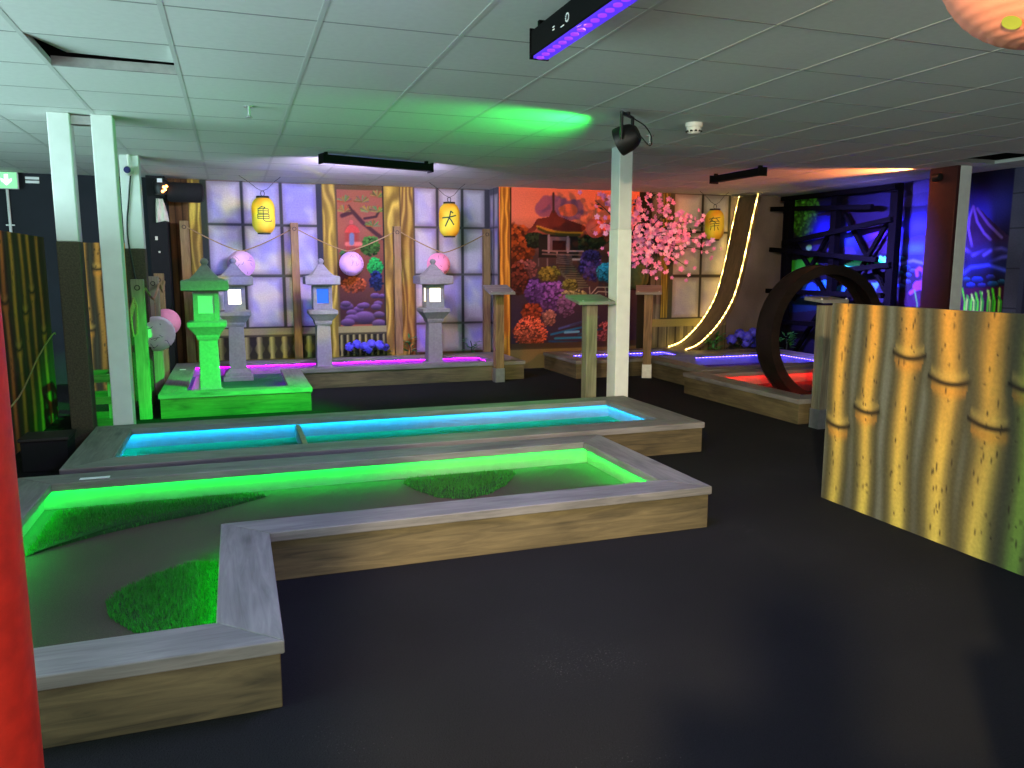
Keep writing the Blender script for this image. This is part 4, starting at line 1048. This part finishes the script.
flower_heads(t,[(1.31,9.76,.33,.055),(1.40,9.77,.36,.055),(1.49,9.75,.33,.055),(1.58,9.77,.36,.055),(1.68,9.75,.34,.06),(1.76,9.77,.31,.045),(1.54,9.73,.29,.045)],M['blue_petal'],3)
leafy(t,(1.53,9.74,.2),46,.28,.12,.09,M['leaf_dark'],4)
t = thing('potted_hydrangea','blue hydrangea growing behind the blue lane at the foot of the ramp','plant',(6.62,9.2,0))
MB().lathe([(.13,0),(.17,.22),(.155,.22),(.01,.2)],(6.62,9.2,0),24).build('pot', M['pot'], t)
flower_heads(t,[(6.42,9.15,.33,.07),(6.53,9.12,.40,.07),(6.65,9.12,.36,.075),(6.77,9.15,.41,.07),(6.86,9.18,.33,.06),(6.6,9.08,.28,.06),(6.73,9.08,.27,.06)],M['blue_petal'],5)
leafy(t,(6.62,9.12,.2),50,.26,.14,.1,M['leaf_dark'],6)
for x,y,z,n,lb,gs in ((6.05,9.0,.2,26,'small light green plant on the ramp side of the blue hydrangea',.16),(7.02,8.75,.2,26,'light green plant seen through the dark loop',.16),(2.07,9.79,.2,12,'small green plant at the foot of the golden beam',.1),(2.88,9.78,.2,12,'small green plant at the foot of the corner window',.1)):
    t = thing('potted_plant',lb,'plant',(x,y,0),group='small green plants')
    MB().lathe([(.05,0),(.065,.18),(.055,.18),(.005,.165)],(x,y,0),18).build('pot', M['pot'], t)
    MB().tube([(x,y,.16),(x+.01,y,.28),(x-.01,y,.36)],.006,6).build('stem', M['leaf_dark'], t)
    leafy(t,(x,y,.22),n+10,gs*.7,.2,.085,M['leaf'],int(x*10))

# ------------------------------------------------------------------ ceiling lights
def uv_bar(a, b2, z, label, face='down', lens='em_uv'):
    a, b2 = Vector((a[0],a[1],0)), Vector((b2[0],b2[1],0)); L = (b2-a).length; mid = (a+b2)/2
    t = thing('light_bar', label, 'light bar', (mid.x,mid.y,z), math.atan2(b2.y-a.y,b2.x-a.x), 'ceiling light bars')
    h, w = (.105,.037) if face == 'down' else (.07,.05)
    MB().box(-L/2,L/2,-w,w,0.004,h).build('housing', M['bar_black'], t, bevel=.006, world=False)
    for s in (-1,1): MB().box(s*L/2-.004,s*L/2+.004,-w-.005,w+.005,-.008,h+.008).build('end_plate', M['bar_black'], t, world=False)
    for s in (-1,1): MB().box(s*L*.46-.01,s*L*.46+.01,-.02,.02,h,ZC-z).build('hanger', M['bar_black'], t, world=False)
    if face == 'down':
        MB().box(-L/2+.01,L/2-.01,-w+.008,w-.002,-.006,.004).build('lens_strip', M[lens], t, world=False)
        for k in range(int(L/.058)):
            x = -L/2+.04+k*.058
            if x < L/2-.03: MB().lathe([(.016,-.012),(.016,-.006)],(x,-.01,0),10).build('diode', M['em_uv_led'], t, world=False)
        m = MB(); m.lathe([(.012,0),(.012,.002)],(0,0,0),14)
        m = MB()
        for x0,x1,z0,z1 in ((-.28,-.262,.04,.044),(-.28,-.262,.05,.054),(-.20,-.17,.03,.033)): m.box(x0,x1,-w-.002,-w,z0,z1)
        for k in range(14):
            a1 = 2*PI*k/14; m.box(-.14+.014*math.cos(a1)-.003,-.14+.014*math.cos(a1)+.003,-w-.002,-w,.055+.014*math.sin(a1)-.003,.045+.014*math.sin(a1)+.003)
        m.build('printed_mark', M['label_white'], t, world=False)
    else:
        s = 1 if face == 'pos' else -1
        MB().box(-L/2+.01,L/2-.01,min(s*w,s*(w+.006)),max(s*w,s*(w+.006)),.015,h-.012).build('lens_strip', M[lens], t, world=False)
    return t
uv_bar((1.245,3.20),(1.245,2.16),2.165,'violet glowing light bar on the ceiling close to the viewer')
uv_bar((.77,7.20),(1.82,7.52),2.205,'long black light bar on the ceiling before the window wall','pos')
uv_bar((4.93,7.46),(4.95,6.66),2.205,'black light bar on the ceiling near the ramp','pos')
# par can
t = thing('spotlight','black spotlight hanging on a yoke by the middle post with a looped cable','spotlight',(2.46,4.74,2.14))
AX = Vector((-.62,.66,-.36)).normalized()
rot = AX.to_track_quat('Z','Y').to_matrix().to_4x4(); cen = Vector((2.46,4.74,2.135))
def placed(mb): mb.v = [tuple(cen+rot @ Vector(v)) for v in mb.v]; return mb
placed(MB().lathe([(.02,-.085),(.05,-.08),(.075,-.05),(.088,-.01),(.092,.04),(.092,.06),(.084,.062),(.08,.05)],(0,0,0),32)).build('can', M['black'], t, smooth=True)
placed(MB().lathe([(.001,.05),(.08,.05),(.08,.054),(.001,.054)],(0,0,0),32)).build('lens', glow('green_par_lens',(.05,1,.15),3), t)
side = AX.cross(Vector((0,0,1))).normalized()
m = MB()
for s in (-1,1): m.tube([cen+side*s*.105+Vector((0,0,-.02)),cen+side*s*.105+Vector((0,0,.145))],.011,6)
m.tube([cen+side*.115+Vector((0,0,.145)),cen-side*.115+Vector((0,0,.145))],.011,6); m.build('yoke', M['black'], t)
MB().tube([cen+Vector((0,0,.14)),cen+Vector((0,0,.164))],.02,10).build('ceiling_clamp', M['black'], t)
MB().tube(sm([tuple(cen-AX*.08),tuple(cen+Vector((.13,-.07,-.05))),tuple(cen+Vector((.18,0,.02))),tuple(cen+Vector((.14,.02,.09))),tuple(cen+Vector((.06,.02,.13))),tuple(cen+Vector((.02,.02,.16)))],5),.004,6).build('cable', M['black'], t, smooth=True)
# orange spotlight on the corner post
t = thing('spotlight','small orange spotlight clipped on the dark red side of the corner post','spotlight',(6.70,6.16,2.2))
MB().lathe([(.02,-.05),(.035,-.045),(.04,.0),(.04,.03)],(6.69,6.2,2.2),20,axis='y').build('can', M['black'], t, smooth=True)
MB().lathe([(.001,.028),(.036,.028),(.036,.031),(.001,.031)],(6.69,6.2,2.2),20,axis='y').build('lens', glow('orange_par_lens',(1,.16,.02),3), t)
MB().box(6.70,6.735,6.17,6.2,2.19,2.21).build('clip', M['black'], t)
# disco light and speaker on the dark column
t = thing('dark_column','dark square column against the window wall with small pale stickers','column',(-.75,9.78,0))
MB().box(-.86,-.67,9.66,9.895,0,ZC-.002).build('boxing', M['black_matt'], t, bevel=.004)
m = MB(); m.box(-.80,-.775,9.654,9.659,1.60,1.64); m.box(-.775,-.755,9.654,9.659,1.46,1.48); m.build('sticker', M['cloth'], t)
t = thing('effect_light','black multi-lens effect light with orange lenses at the top of the dark column','stage light',(-.70,9.55,2.15))
MB().lathe([(.02,-.09),(.07,-.08),(.09,-.02),(.085,.05),(.05,.09),(.01,.1)],(-.70,9.56,2.17),20).build('head', M['black'], t, smooth=True)
for dx,dz in ((.045,-.035),(.06,.0),(.02,-.055),(.035,-.01)): MB().lathe([(.001,-.10),(.014,-.10),(.016,-.085)],(-.70+dx,9.56,2.17+dz),10,axis='y').build('lens', M['em_orange'], t)
MB().box(-.73,-.68,9.46,9.48,2.21,2.25).build('white_panel', M['label_white'], t); MB().box(-.72,-.68,9.62,9.665,2.14,2.2).build('wall_arm', M['black'], t)
t = thing('speaker','black cylindrical speaker mounted sideways beside the effect light','speaker',(-.46,9.6,2.12))
MB().lathe([(.001,-.19),(.07,-.19),(.10,-.17),(.108,-.14),(.108,.14),(.10,.17),(.07,.19),(.001,.19)],(-.46,9.6,2.12),28,axis='x').build('drum', M['black_matt'], t, smooth=True)
MB().box(-.49,-.43,9.6,9.89,2.10,2.14).build('wall_bracket', M['black'], t)
m = MB(); vs = []
for r in range(9):
    for q in range(7):
        s = r/8; w2 = .035+.045*s*(1-.3*s); x = -.73+.02*s+(q/6-.5)*2*w2; vs.append((x,9.63+.018*math.sin(q*1.9+r*.5),2.05-.24*s-.03*abs(q/6-.7)*s))
m.add(vs,[(r*7+q,r*7+q+1,r*7+q+8,r*7+q+7) for r in range(8) for q in range(6)])
o = m.build('hanging_cloth', M['cloth'], smooth=True); tag(o,'small white cloth hanging on the dark column','cloth'); sd = o.modifiers.new('thick','SOLIDIFY'); sd.thickness = .004
# security camera on the slim post
t = thing('security_camera','white dome-eyed security camera on the slim post','camera',(-.84,7.95,2.14))
MB().lathe([(.03,-.10),(.036,-.09),(.036,.05),(.03,.055)],(-.84,7.93,2.15),20,axis='y').build('body', M['white_paper'], t, smooth=True)
MB().lathe([(.001,-.112),(.022,-.11),(.03,-.10)],(-.84,7.93,2.15),16,axis='y').build('lens', M['navy_mat'], t, smooth=True)
MB().tube([(-.84,7.96,2.17),(-.84,7.98,2.298)],.012,8).build('mount', M['white_paper'], t)
MB().tube(sm([(-.83,7.98,2.12),(-.86,7.985,1.9),(-.89,7.985,1.6),(-.85,7.985,1.2),(-.8,7.985,.7),(-.78,7.985,.3),(-.79,7.985,.02)]),.008,6).build('cable', M['black'], t, smooth=True)
# smoke detector, sprinkler heads
t = thing('smoke_detector','round white smoke detector on the ceiling right of the spotlight','smoke detector',(3.08,4.93,ZC-.03))
MB().lathe([(.03,-.045),(.045,-.035),(.05,-.02),(.052,0),(.06,.002),(.06,.029)],(3.08,4.93,ZC-.03),28).build('housing', M['white_post'], t, smooth=True)
m = MB()
for k in range(10):
    a = 2*PI*k/10; m.box(3.08+.047*math.cos(a)-.007,3.08+.047*math.cos(a)+.007,4.93+.047*math.sin(a)-.007,4.93+.047*math.sin(a)+.007,ZC-.063,ZC-.052)
m.build('vent_slot', M['black'], t)
def sprinkler(x,y,label):
    t = thing('sprinkler_head',label,'sprinkler',(x,y,ZC-.06),group='ceiling sprinklers')
    MB().lathe([(.03,.052),(.03,.059)],(x,y,ZC-.06),20).build('plate', M['steel'], t); MB().lathe([(.008,.0),(.008,.052)],(x,y,ZC-.06),10).build('stem', M['steel'], t)
    MB().lathe([(.004,-.012),(.022,-.01),(.022,-.006),(.006,.004)],(x,y,ZC-.06),16).build('deflector', M['steel'], t)
sprinkler(.14,5.37,'metal sprinkler head alone on the ceiling left of the spotlight')
sprinkler(3.04,5.48,'metal sprinkler head on the ceiling behind the smoke detector')

# ------------------------------------------------------------------ exit sign and conduit on the dark wall
t = thing('exit_sign','green exit sign with a white arrow pointing down','sign',(-2.28,9.8,2.2))
MB().box(-2.45,-2.11,9.80,9.84,2.12,2.295).build('box', M['white_post'], t, bevel=.004)
MB().box(-2.44,-2.12,9.792,9.799,2.13,2.29).build('face', M['em_exit'], t)
m = MB(); m.prism([(0,0),(1,0),(1,1),(0,1)],0,1); m = MB()
xa, za = -2.215, 2.215
pts = [(xa-.018,za+.055),(xa+.018,za+.055),(xa+.018,za+.0),(xa+.05,za+.015),(xa+.05,za-.012),(xa,za-.06),(xa-.05,za-.012),(xa-.05,za+.015),(xa-.018,za)]
m.add([(x,9.790,z) for x,z in pts]+[(x,9.7915,z) for x,z in pts],[tuple(range(9)),tuple(range(17,8,-1))]+[(k,(k+1)%9,9+(k+1)%9,9+k) for k in range(9)]).build('arrow', M['em_arrow'], t)
t = thing('conduit','thin white conduit running down from the exit sign','pipe',(-2.235,9.88,0))
MB().tube([(-2.235,9.882,2.13),(-2.235,9.882,.02)],.014,10).build('pipe', M['white_post'], t); m = MB(); m.box(-2.275,-2.195,9.875,9.899,1.74,1.755).build('clip', M['white_post'], t)
m = MB(); m.box(-2.06,-1.93,9.89,9.899,2.235,2.262); m.box(-2.06,-1.93,9.89,9.899,2.195,2.222); tag(m.build('wall_label', M['label_white']),'small white two-line label high on the dark wall','label')

# ------------------------------------------------------------------ bamboo panels
def bamboo_panel(name, label, X, y0, y1, h, stalks, facing, pal, group=None, thick=.03):
    t = thing(name, label, 'painted panel', (X+facing*-thick/2,(y0+y1)/2,0), group=group)
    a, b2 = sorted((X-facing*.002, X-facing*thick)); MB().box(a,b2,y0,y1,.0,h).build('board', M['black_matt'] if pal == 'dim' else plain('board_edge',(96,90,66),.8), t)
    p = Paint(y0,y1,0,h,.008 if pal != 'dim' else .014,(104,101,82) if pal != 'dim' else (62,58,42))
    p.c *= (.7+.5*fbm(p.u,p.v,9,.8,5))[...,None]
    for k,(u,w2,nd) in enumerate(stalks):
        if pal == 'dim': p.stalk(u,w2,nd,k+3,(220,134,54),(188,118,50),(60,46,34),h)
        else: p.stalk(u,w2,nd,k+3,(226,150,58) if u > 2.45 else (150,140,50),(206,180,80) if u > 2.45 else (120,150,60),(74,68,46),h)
    o = p.build('painted_face', M['paint'], lambda u,v: (u*0+X,u,v), t)
    return t
bamboo_panel('bamboo_panel','board painted with golden bamboo canes standing by the red lane',3.12,2.02,3.52,1.11,[(3.425,.165,.43),(3.215,.165,.545),(2.985,.185,.86),(2.745,.215,.765),(2.51,.225,.60),(2.33,.17,.79),(2.14,.18,.5)],-1,'lit',thick=.035)
import itertools
st = [(6.05+.265*k+.03*math.sin(k*3),.2,(.82,1.05,.7,.95,1.1,.76,.9)[k%7]) for k in range(-12,6)]
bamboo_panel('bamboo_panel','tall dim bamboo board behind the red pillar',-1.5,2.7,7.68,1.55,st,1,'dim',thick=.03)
t = thing('bamboo_panel','tall dim bamboo board seen between the two white posts','painted panel',(-1.25,8.45,0))
MB().box(-1.49,-.95,8.402,8.43,0,1.53).build('board', M['black_matt'], t)
p = Paint(-1.49,-.95,0,1.53,.012,(62,58,42))
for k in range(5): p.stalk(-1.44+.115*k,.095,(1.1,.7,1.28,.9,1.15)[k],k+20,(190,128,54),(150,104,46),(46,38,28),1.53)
p.build('painted_face', M['paint'], lambda u,v: (u,u*0+8.4,v), t)
t = thing('loose_cable','thin pale cable sagging in front of the dim bamboo board','cable',(-1.46,6.4,.5))
MB().tube(sm([(-1.47,5.6,.34),(-1.45,6.2,.40),(-1.45,6.9,.62),(-1.46,7.5,.74),(-1.47,7.66,.73)]),.006,6).build('cable_run', M['rope'], t, smooth=True)
# slatted crate and box between the posts
t = thing('slatted_crate','small slatted wooden crate lit green behind the white posts','crate',(-1.12,7.2,0))
for x in (-1.25,-.99):
    for y in (7.05,7.35): MB().box(x-.02,x+.02,y-.02,y+.02,0,.44).build('corner_batten', M['grey_post_z'], t)
for z in (.02,.2,.38):
    for y in (7.025,7.375): MB().box(-1.28,-.96,y-.008,y+.008,z,z+.06).build('slat', M['wood_x'], t)
    for x in (-1.275,-.965): MB().box(x-.008,x+.008,7.034,7.366,z,z+.06).build('slat', M['wood_y'], t)
t = thing('storage_box','low black box on the floor at the end of the cyan lane','box',(-1.2,5.75,0))
MB().box(-1.33,-1.06,5.62,5.86,0,.2).build('tub', M['black_matt'], t, bevel=.008); MB().box(-1.34,-1.05,5.61,5.87,.2,.22).build('lid', M['black'], t, bevel=.004)

# ------------------------------------------------------------------ black timber trestle before the night wall
t = thing('timber_trestle','tall crooked black timber trestle against the night landscape','trestle',(7.25,8.1,0))
XS = 7.26
def beam(a, b2, w=.07, d=.06, nm='rail', mat='scaffold'):
    (y0,z0),(y1,z1) = a,b2; q = Vector((0,y1-y0,z1-z0)).normalized(); n = Vector((0,-q.z,q.y))*w/2; vs = []
    for x in (-d/2,d/2):
        for e,s in ((a,-1),(a,1),(b2,1),(b2,-1)): vs.append((XSW+x,e[0]+n.y*s,e[1]+n.z*s))
    MB().add(vs,[(0,1,2,3),(7,6,5,4),(0,4,5,1),(1,5,6,2),(2,6,7,3),(3,7,4,0)]).build(nm, M[mat], t, bevel=.004)
def py(y): return y*1.037
XSW = XS
for y0,w2 in ((9.13,.11),(8.23,.10),(7.26,.11)): beam((y0,.0),(y0,2.27),w2,.09,'upright','scaffold_z')
XSW = XS-.075
for a,b2 in (((9.42,2.12),(7.55,2.02)),((9.14,1.64),(7.24,1.86)),((9.40,1.56),(7.42,1.40)),((8.0,1.27),(7.22,1.34)),((9.44,.98),(7.3,.98)),((9.3,.55),(7.2,.60))): beam(a,b2,.062,.05,'rail')
beam((9.2,2.24),(7.2,2.22),.06,.055,'rail')
XSW = XS+.08
for a,b2 in (((9.06,1.62),(8.20,.74)),((9.06,.86),(8.38,1.80)),((8.16,1.98),(7.34,.94)),((8.18,.80),(7.3,2.05)),((9.0,.1),(8.3,1.0)),((8.2,.2),(7.3,.9))): beam(a,b2,.05,.045,'brace')
m = MB()
for z in [1.98-.13*k for k in range(12)]: m.lathe([(.011,9.415),(.011,9.425)],(XS-.06,0,z),8,axis='y')
# ------------------------------------------------------------------ lamps
def look(o, target): o.rotation_euler = (Vector(target)-o.location).to_track_quat('-Z','Y').to_euler()
def area(name, loc, target, sx, sy, power, col, spread=PI):
    l = bpy.data.lights.new(name,'AREA'); l.shape = 'RECTANGLE'; l.size = sx; l.size_y = sy; l.energy = power; l.color = col; l.spread = spread
    o = bpy.data.objects.new(name,l); C.objects.link(o); o.location = loc; look(o,target); return o
def spot(name, loc, target, power, col, angle, blend=.5, r=.04):
    l = bpy.data.lights.new(name,'SPOT'); l.energy = power; l.color = col; l.spot_size = math.radians(angle); l.spot_blend = blend; l.shadow_soft_size = r
    o = bpy.data.objects.new(name,l); C.objects.link(o); o.location = loc; look(o,target); return o
def point(name, loc, power, col, r=.1):
    l = bpy.data.lights.new(name,'POINT'); l.energy = power; l.color = col; l.shadow_soft_size = r
    o = bpy.data.objects.new(name,l); C.objects.link(o); o.location = loc; return o
# green par
spot('green_par_beam', tuple(cen+AX*.07), (-.30,7.45,.02), 3400, (.0,1,.05), 34, .95, .04)
spot('green_par_spill', tuple(cen+AX*.07), (-.6,8.1,.45), 140, (.02,1,.10), 128, .5, .04)
# orange par on the corner post, skimming along the ceiling to the pagoda wall
spot('orange_par_beam', (6.69,6.27,2.2), (3.9,9.4,1.98), 430, (1,.26,.08), 66, .7, .03)
# violet bars
area('violet_bar_beam', (1.23,2.7,2.155), (.7,3.0,0), .95, .08, 55, (.42,.40,1.0))
area('window_wall_bar_beam', (1.33,7.40,2.14), (1.2,9.9,1.0), 1.05, .06, 64, (.68,.54,1.0), 2.5)
area('night_wall_bar_beam', (5.0,7.07,2.12), (7.45,7.5,1.1),   .8, .06, 140, (.20,.16,1.0), 1.05)
# effect light ripples on the window wall
rl = spot('ripple_beam', (.2,6.9,1.9), (1.0,9.9,1.25), 430, (1,1,1), 62, .6, .01)
rl.data.use_nodes = True; nt = rl.data.node_tree; em = nt.nodes['Emission']
tc = nt.nodes.new('ShaderNodeTexCoord'); nz = nt.nodes.new('ShaderNodeTexNoise'); nz.inputs['Scale'].default_value = 4.5; nz.inputs['Detail'].default_value = 1.5; nz.inputs['Distortion'].default_value = 2.2
nt.links.new(tc.outputs['Normal'], nz.inputs['Vector'])
r = nt.nodes.new('ShaderNodeValToRGB'); e = r.color_ramp.elements
e[0].position = .40; e[0].color = (.04,.03,.5,1); e[1].position = .62; e[1].color = (.55,.5,.03,1)
x = e.new(.5); x.color = (.015,.01,.05,1); x = e.new(.56); x.color = (.08,.2,.12,1)
nt.links.new(nz.outputs['Fac'], r.inputs['Fac']); nt.links.new(r.outputs['Color'], em.inputs['Color'])
# lamp light inside the two lit stone lanterns
for q in ((.0,9.15),(2.22,9.12)): point('lantern_bulb',(q[0],q[1],.97),6,(1,.84,.5),.03)
# added area panels: cool foyer light from one side, ceiling fill from behind
area('foyer_opening', (-4.35,4.6,1.15), (0,5.0,1.3), 8.4, 1.9, 640, (.62,.98,1.0))
area('rear_fill_panel', (1.2,-3.0,.8), (1.6,3,1.0), 6.5, 1.2, 185, (1,.98,.88))
spot('house_spot', (-.95,-1.55,2.22), (3.0,3.0,.0), 1550, (1,.80,.47), 50, .35, .07)
spot('lane_spot', (-.5,2.0,2.22), (4.7,5.9,.3), 150, (1,.80,.48), 44, .8, .1)
w = bpy.data.worlds.new('dim_surroundings'); sc.world = w; w.use_nodes = True
w.node_tree.nodes['Background'].inputs[0].default_value = (.5,.6,.6,1); w.node_tree.nodes['Background'].inputs[1].default_value = .12
# ------------------------------------------------------------------ the photographer, standing behind the camera
def figure():
    t = thing('person','person in dark clothes holding up a phone with both hands','person',(-.02,-.33,0),-yaw_)
    J = {}; vs = []; es = []; rs = []
    def jn(n, co, r, par=None):
        J[n] = len(vs); vs.append(co); rs.append(r)
        if par: es.append((J[par],J[n]))
    jn('pelvis',(0,-.02,.92),(.15,.11)); jn('waist',(0,-.01,1.08),(.135,.10),'pelvis'); jn('chest',(0,0,1.28),(.165,.12),'waist'); jn('neck0',(0,-.01,1.43),(.075,.07),'chest'); jn('neck',(0,.0,1.49),(.052,.055),'neck0')
    jn('skull0',(0,.02,1.55),(.062,.075),'neck'); jn('skull',(0,.015,1.62),(.074,.092),'skull0'); jn('crown',(0,.005,1.69),(.062,.075),'skull')
    for s,n in ((-1,'a'),(1,'b')):
        jn('hip'+n,(.09*s,-.02,.86),(.095,.095),'pelvis'); jn('knee'+n,(.10*s,.0,.48),(.06,.065),'hip'+n); jn('calf'+n,(.105*s,-.02,.33),(.056,.06),'knee'+n); jn('ankle'+n,(.11*s,-.03,.09),(.04,.042),'calf'+n); jn('toe'+n,(.125*s,.12,.045),(.042,.035),'ankle'+n)
        jn('shoulder'+n,(.18*s,-.01,1.39),(.066,.066),'chest'); jn('elbow'+n,(.26*s,.12,1.16),(.046,.046),'shoulder'+n); jn('wrist'+n,(.12*s,.31,1.25),(.029,.027),'elbow'+n); jn('palm'+n,(.095*s,.345,1.285),(.036,.022),'wrist'+n)
    vs = [(x,y*.72 if y>.1 else y,z*.915 if z>.9 else z) for x,y,z in vs]
    me = bpy.data.meshes.new('body'); me.from_pydata(vs,es,[]); o = bpy.data.objects.new('body',me); C.objects.link(o); o.parent = t
    m = o.modifiers.new('skin','SKIN'); sv = me.skin_vertices[0].data
    for k,r in enumerate(rs): sv[k].radius = r
    sv[0].use_root = True
    u = o.modifiers.new('smooth','SUBSURF'); u.levels = u.render_levels = 2
    me.materials.append(plain('dark_clothing',(34,34,40),.85))
    for s in (-1,1):
        for k in range(5):
            a = [(.085*s,.255,1.185),(.10*s,.275,1.19+.012*k),(.085*s,.29,1.2+.013*k),(.068*s,.285,1.2+.013*k)] if k else [(.09*s,.25,1.18),(.07*s,.245,1.2),(.06*s,.25,1.22)]
            MB().tube(a,[.010,.0095,.009,.007][:len(a)],8).build('finger', plain('skin',(196,150,124),.6), t, smooth=True, world=False)
    return t
yaw_ = math.radians(19.396); figure()
t = thing('phone','dark phone held up in both hands of the person','phone',(-.02,-.33,0),-yaw_)
MB().box(-.075,.075,.262,.271,1.18,1.255).build('case', M['black'], t, bevel=.004, world=False); MB().box(-.07,.07,.2605,.262,1.184,1.251).build('screen', M['clear'], t, world=False)
# ------------------------------------------------------------------ pieces that belong to a part, one level deeper
SUBS = {'stone_lantern':{'pane':'lamp_house','finial':'roof'}, 'score_stand':{'screw_head':'writing_board','post_shoe':'post'}, 
        'paper_lantern':{'twig_print':'shade','printed_dot':'shade'}, 'barrel_lantern':{'character':'paper_body','hanging_ring':'end_cap'},
        'light_bar':{'diode':'lens_strip','printed_mark':'housing'}, 'spotlight':{'lens':'can','ceiling_clamp':'yoke'}, 'effect_light':{'lens':'head','white_panel':'head'},
        'security_camera':{'lens':'body'}, 'smoke_detector':{'vent_slot':'housing'}, 'sprinkler_head':{'deflector':'stem'}, 'exit_sign':{'arrow':'face'}, 
        'wall_ramp':{'rope_light':'ramp_bed'}, 'potted_plant':{'leaves':'stem'}, 'blossom_plant':{'blossoms':'branch','pale_blossoms':'branch','leaves':'branch'}, 
        'golf_lane':{'led_strip':'inner_wall','start_mat_edge':'start_mat'}, 'person':{'finger':'body'}}
base_of = lambda o: o.name.split('.')[0]
bc = lambda q: sum((Vector(v) for v in q.bound_box), Vector())/8
bpy.context.view_layer.update()
for o in [q for q in list(C.objects) if q.parent is None and base_of(q) in SUBS]:
    kids = list(o.children)
    for ch in kids:
        want = SUBS[base_of(o)].get(base_of(ch)); home = [q for q in kids if base_of(q) == want]
        if want and home: ch.parent = min(home, key=lambda q: (bc(q)-bc(ch)).length)      # the nearest part of that kind carries it
# ------------------------------------------------------------------ camera
cd = bpy.data.cameras.new('camera'); cam = bpy.data.objects.new('camera',cd); C.objects.link(cam)
cd.sensor_width = 36; cd.lens = 784*36/1024; cd.clip_start = .02
pt, yw, rl_ = math.radians(8.431), math.radians(19.396), math.radians(.068)
fw = Vector((math.sin(yw)*math.cos(pt), math.cos(yw)*math.cos(pt), -math.sin(pt))); rg = Vector((math.cos(yw),-math.sin(yw),0)); up = rg.cross(fw)
rg2 = math.cos(rl_)*rg+math.sin(rl_)*up; up2 = -math.sin(rl_)*rg+math.cos(rl_)*up
cam.matrix_world = Matrix(((rg2.x,up2.x,-fw.x,0),(rg2.y,up2.y,-fw.y,0),(rg2.z,up2.z,-fw.z,1.3),(0,0,0,1)))
sc.camera = cam
sc.view_settings.view_transform = 'Standard'; sc.view_settings.look = 'None'; sc.view_settings.gamma = 1; sc.view_settings.exposure = .14; sc.view_settings.use_curve_mapping = False
sc.cycles.use_denoising = True; sc.cycles.sample_clamp_indirect = 4; sc.cycles.max_bounces = 6
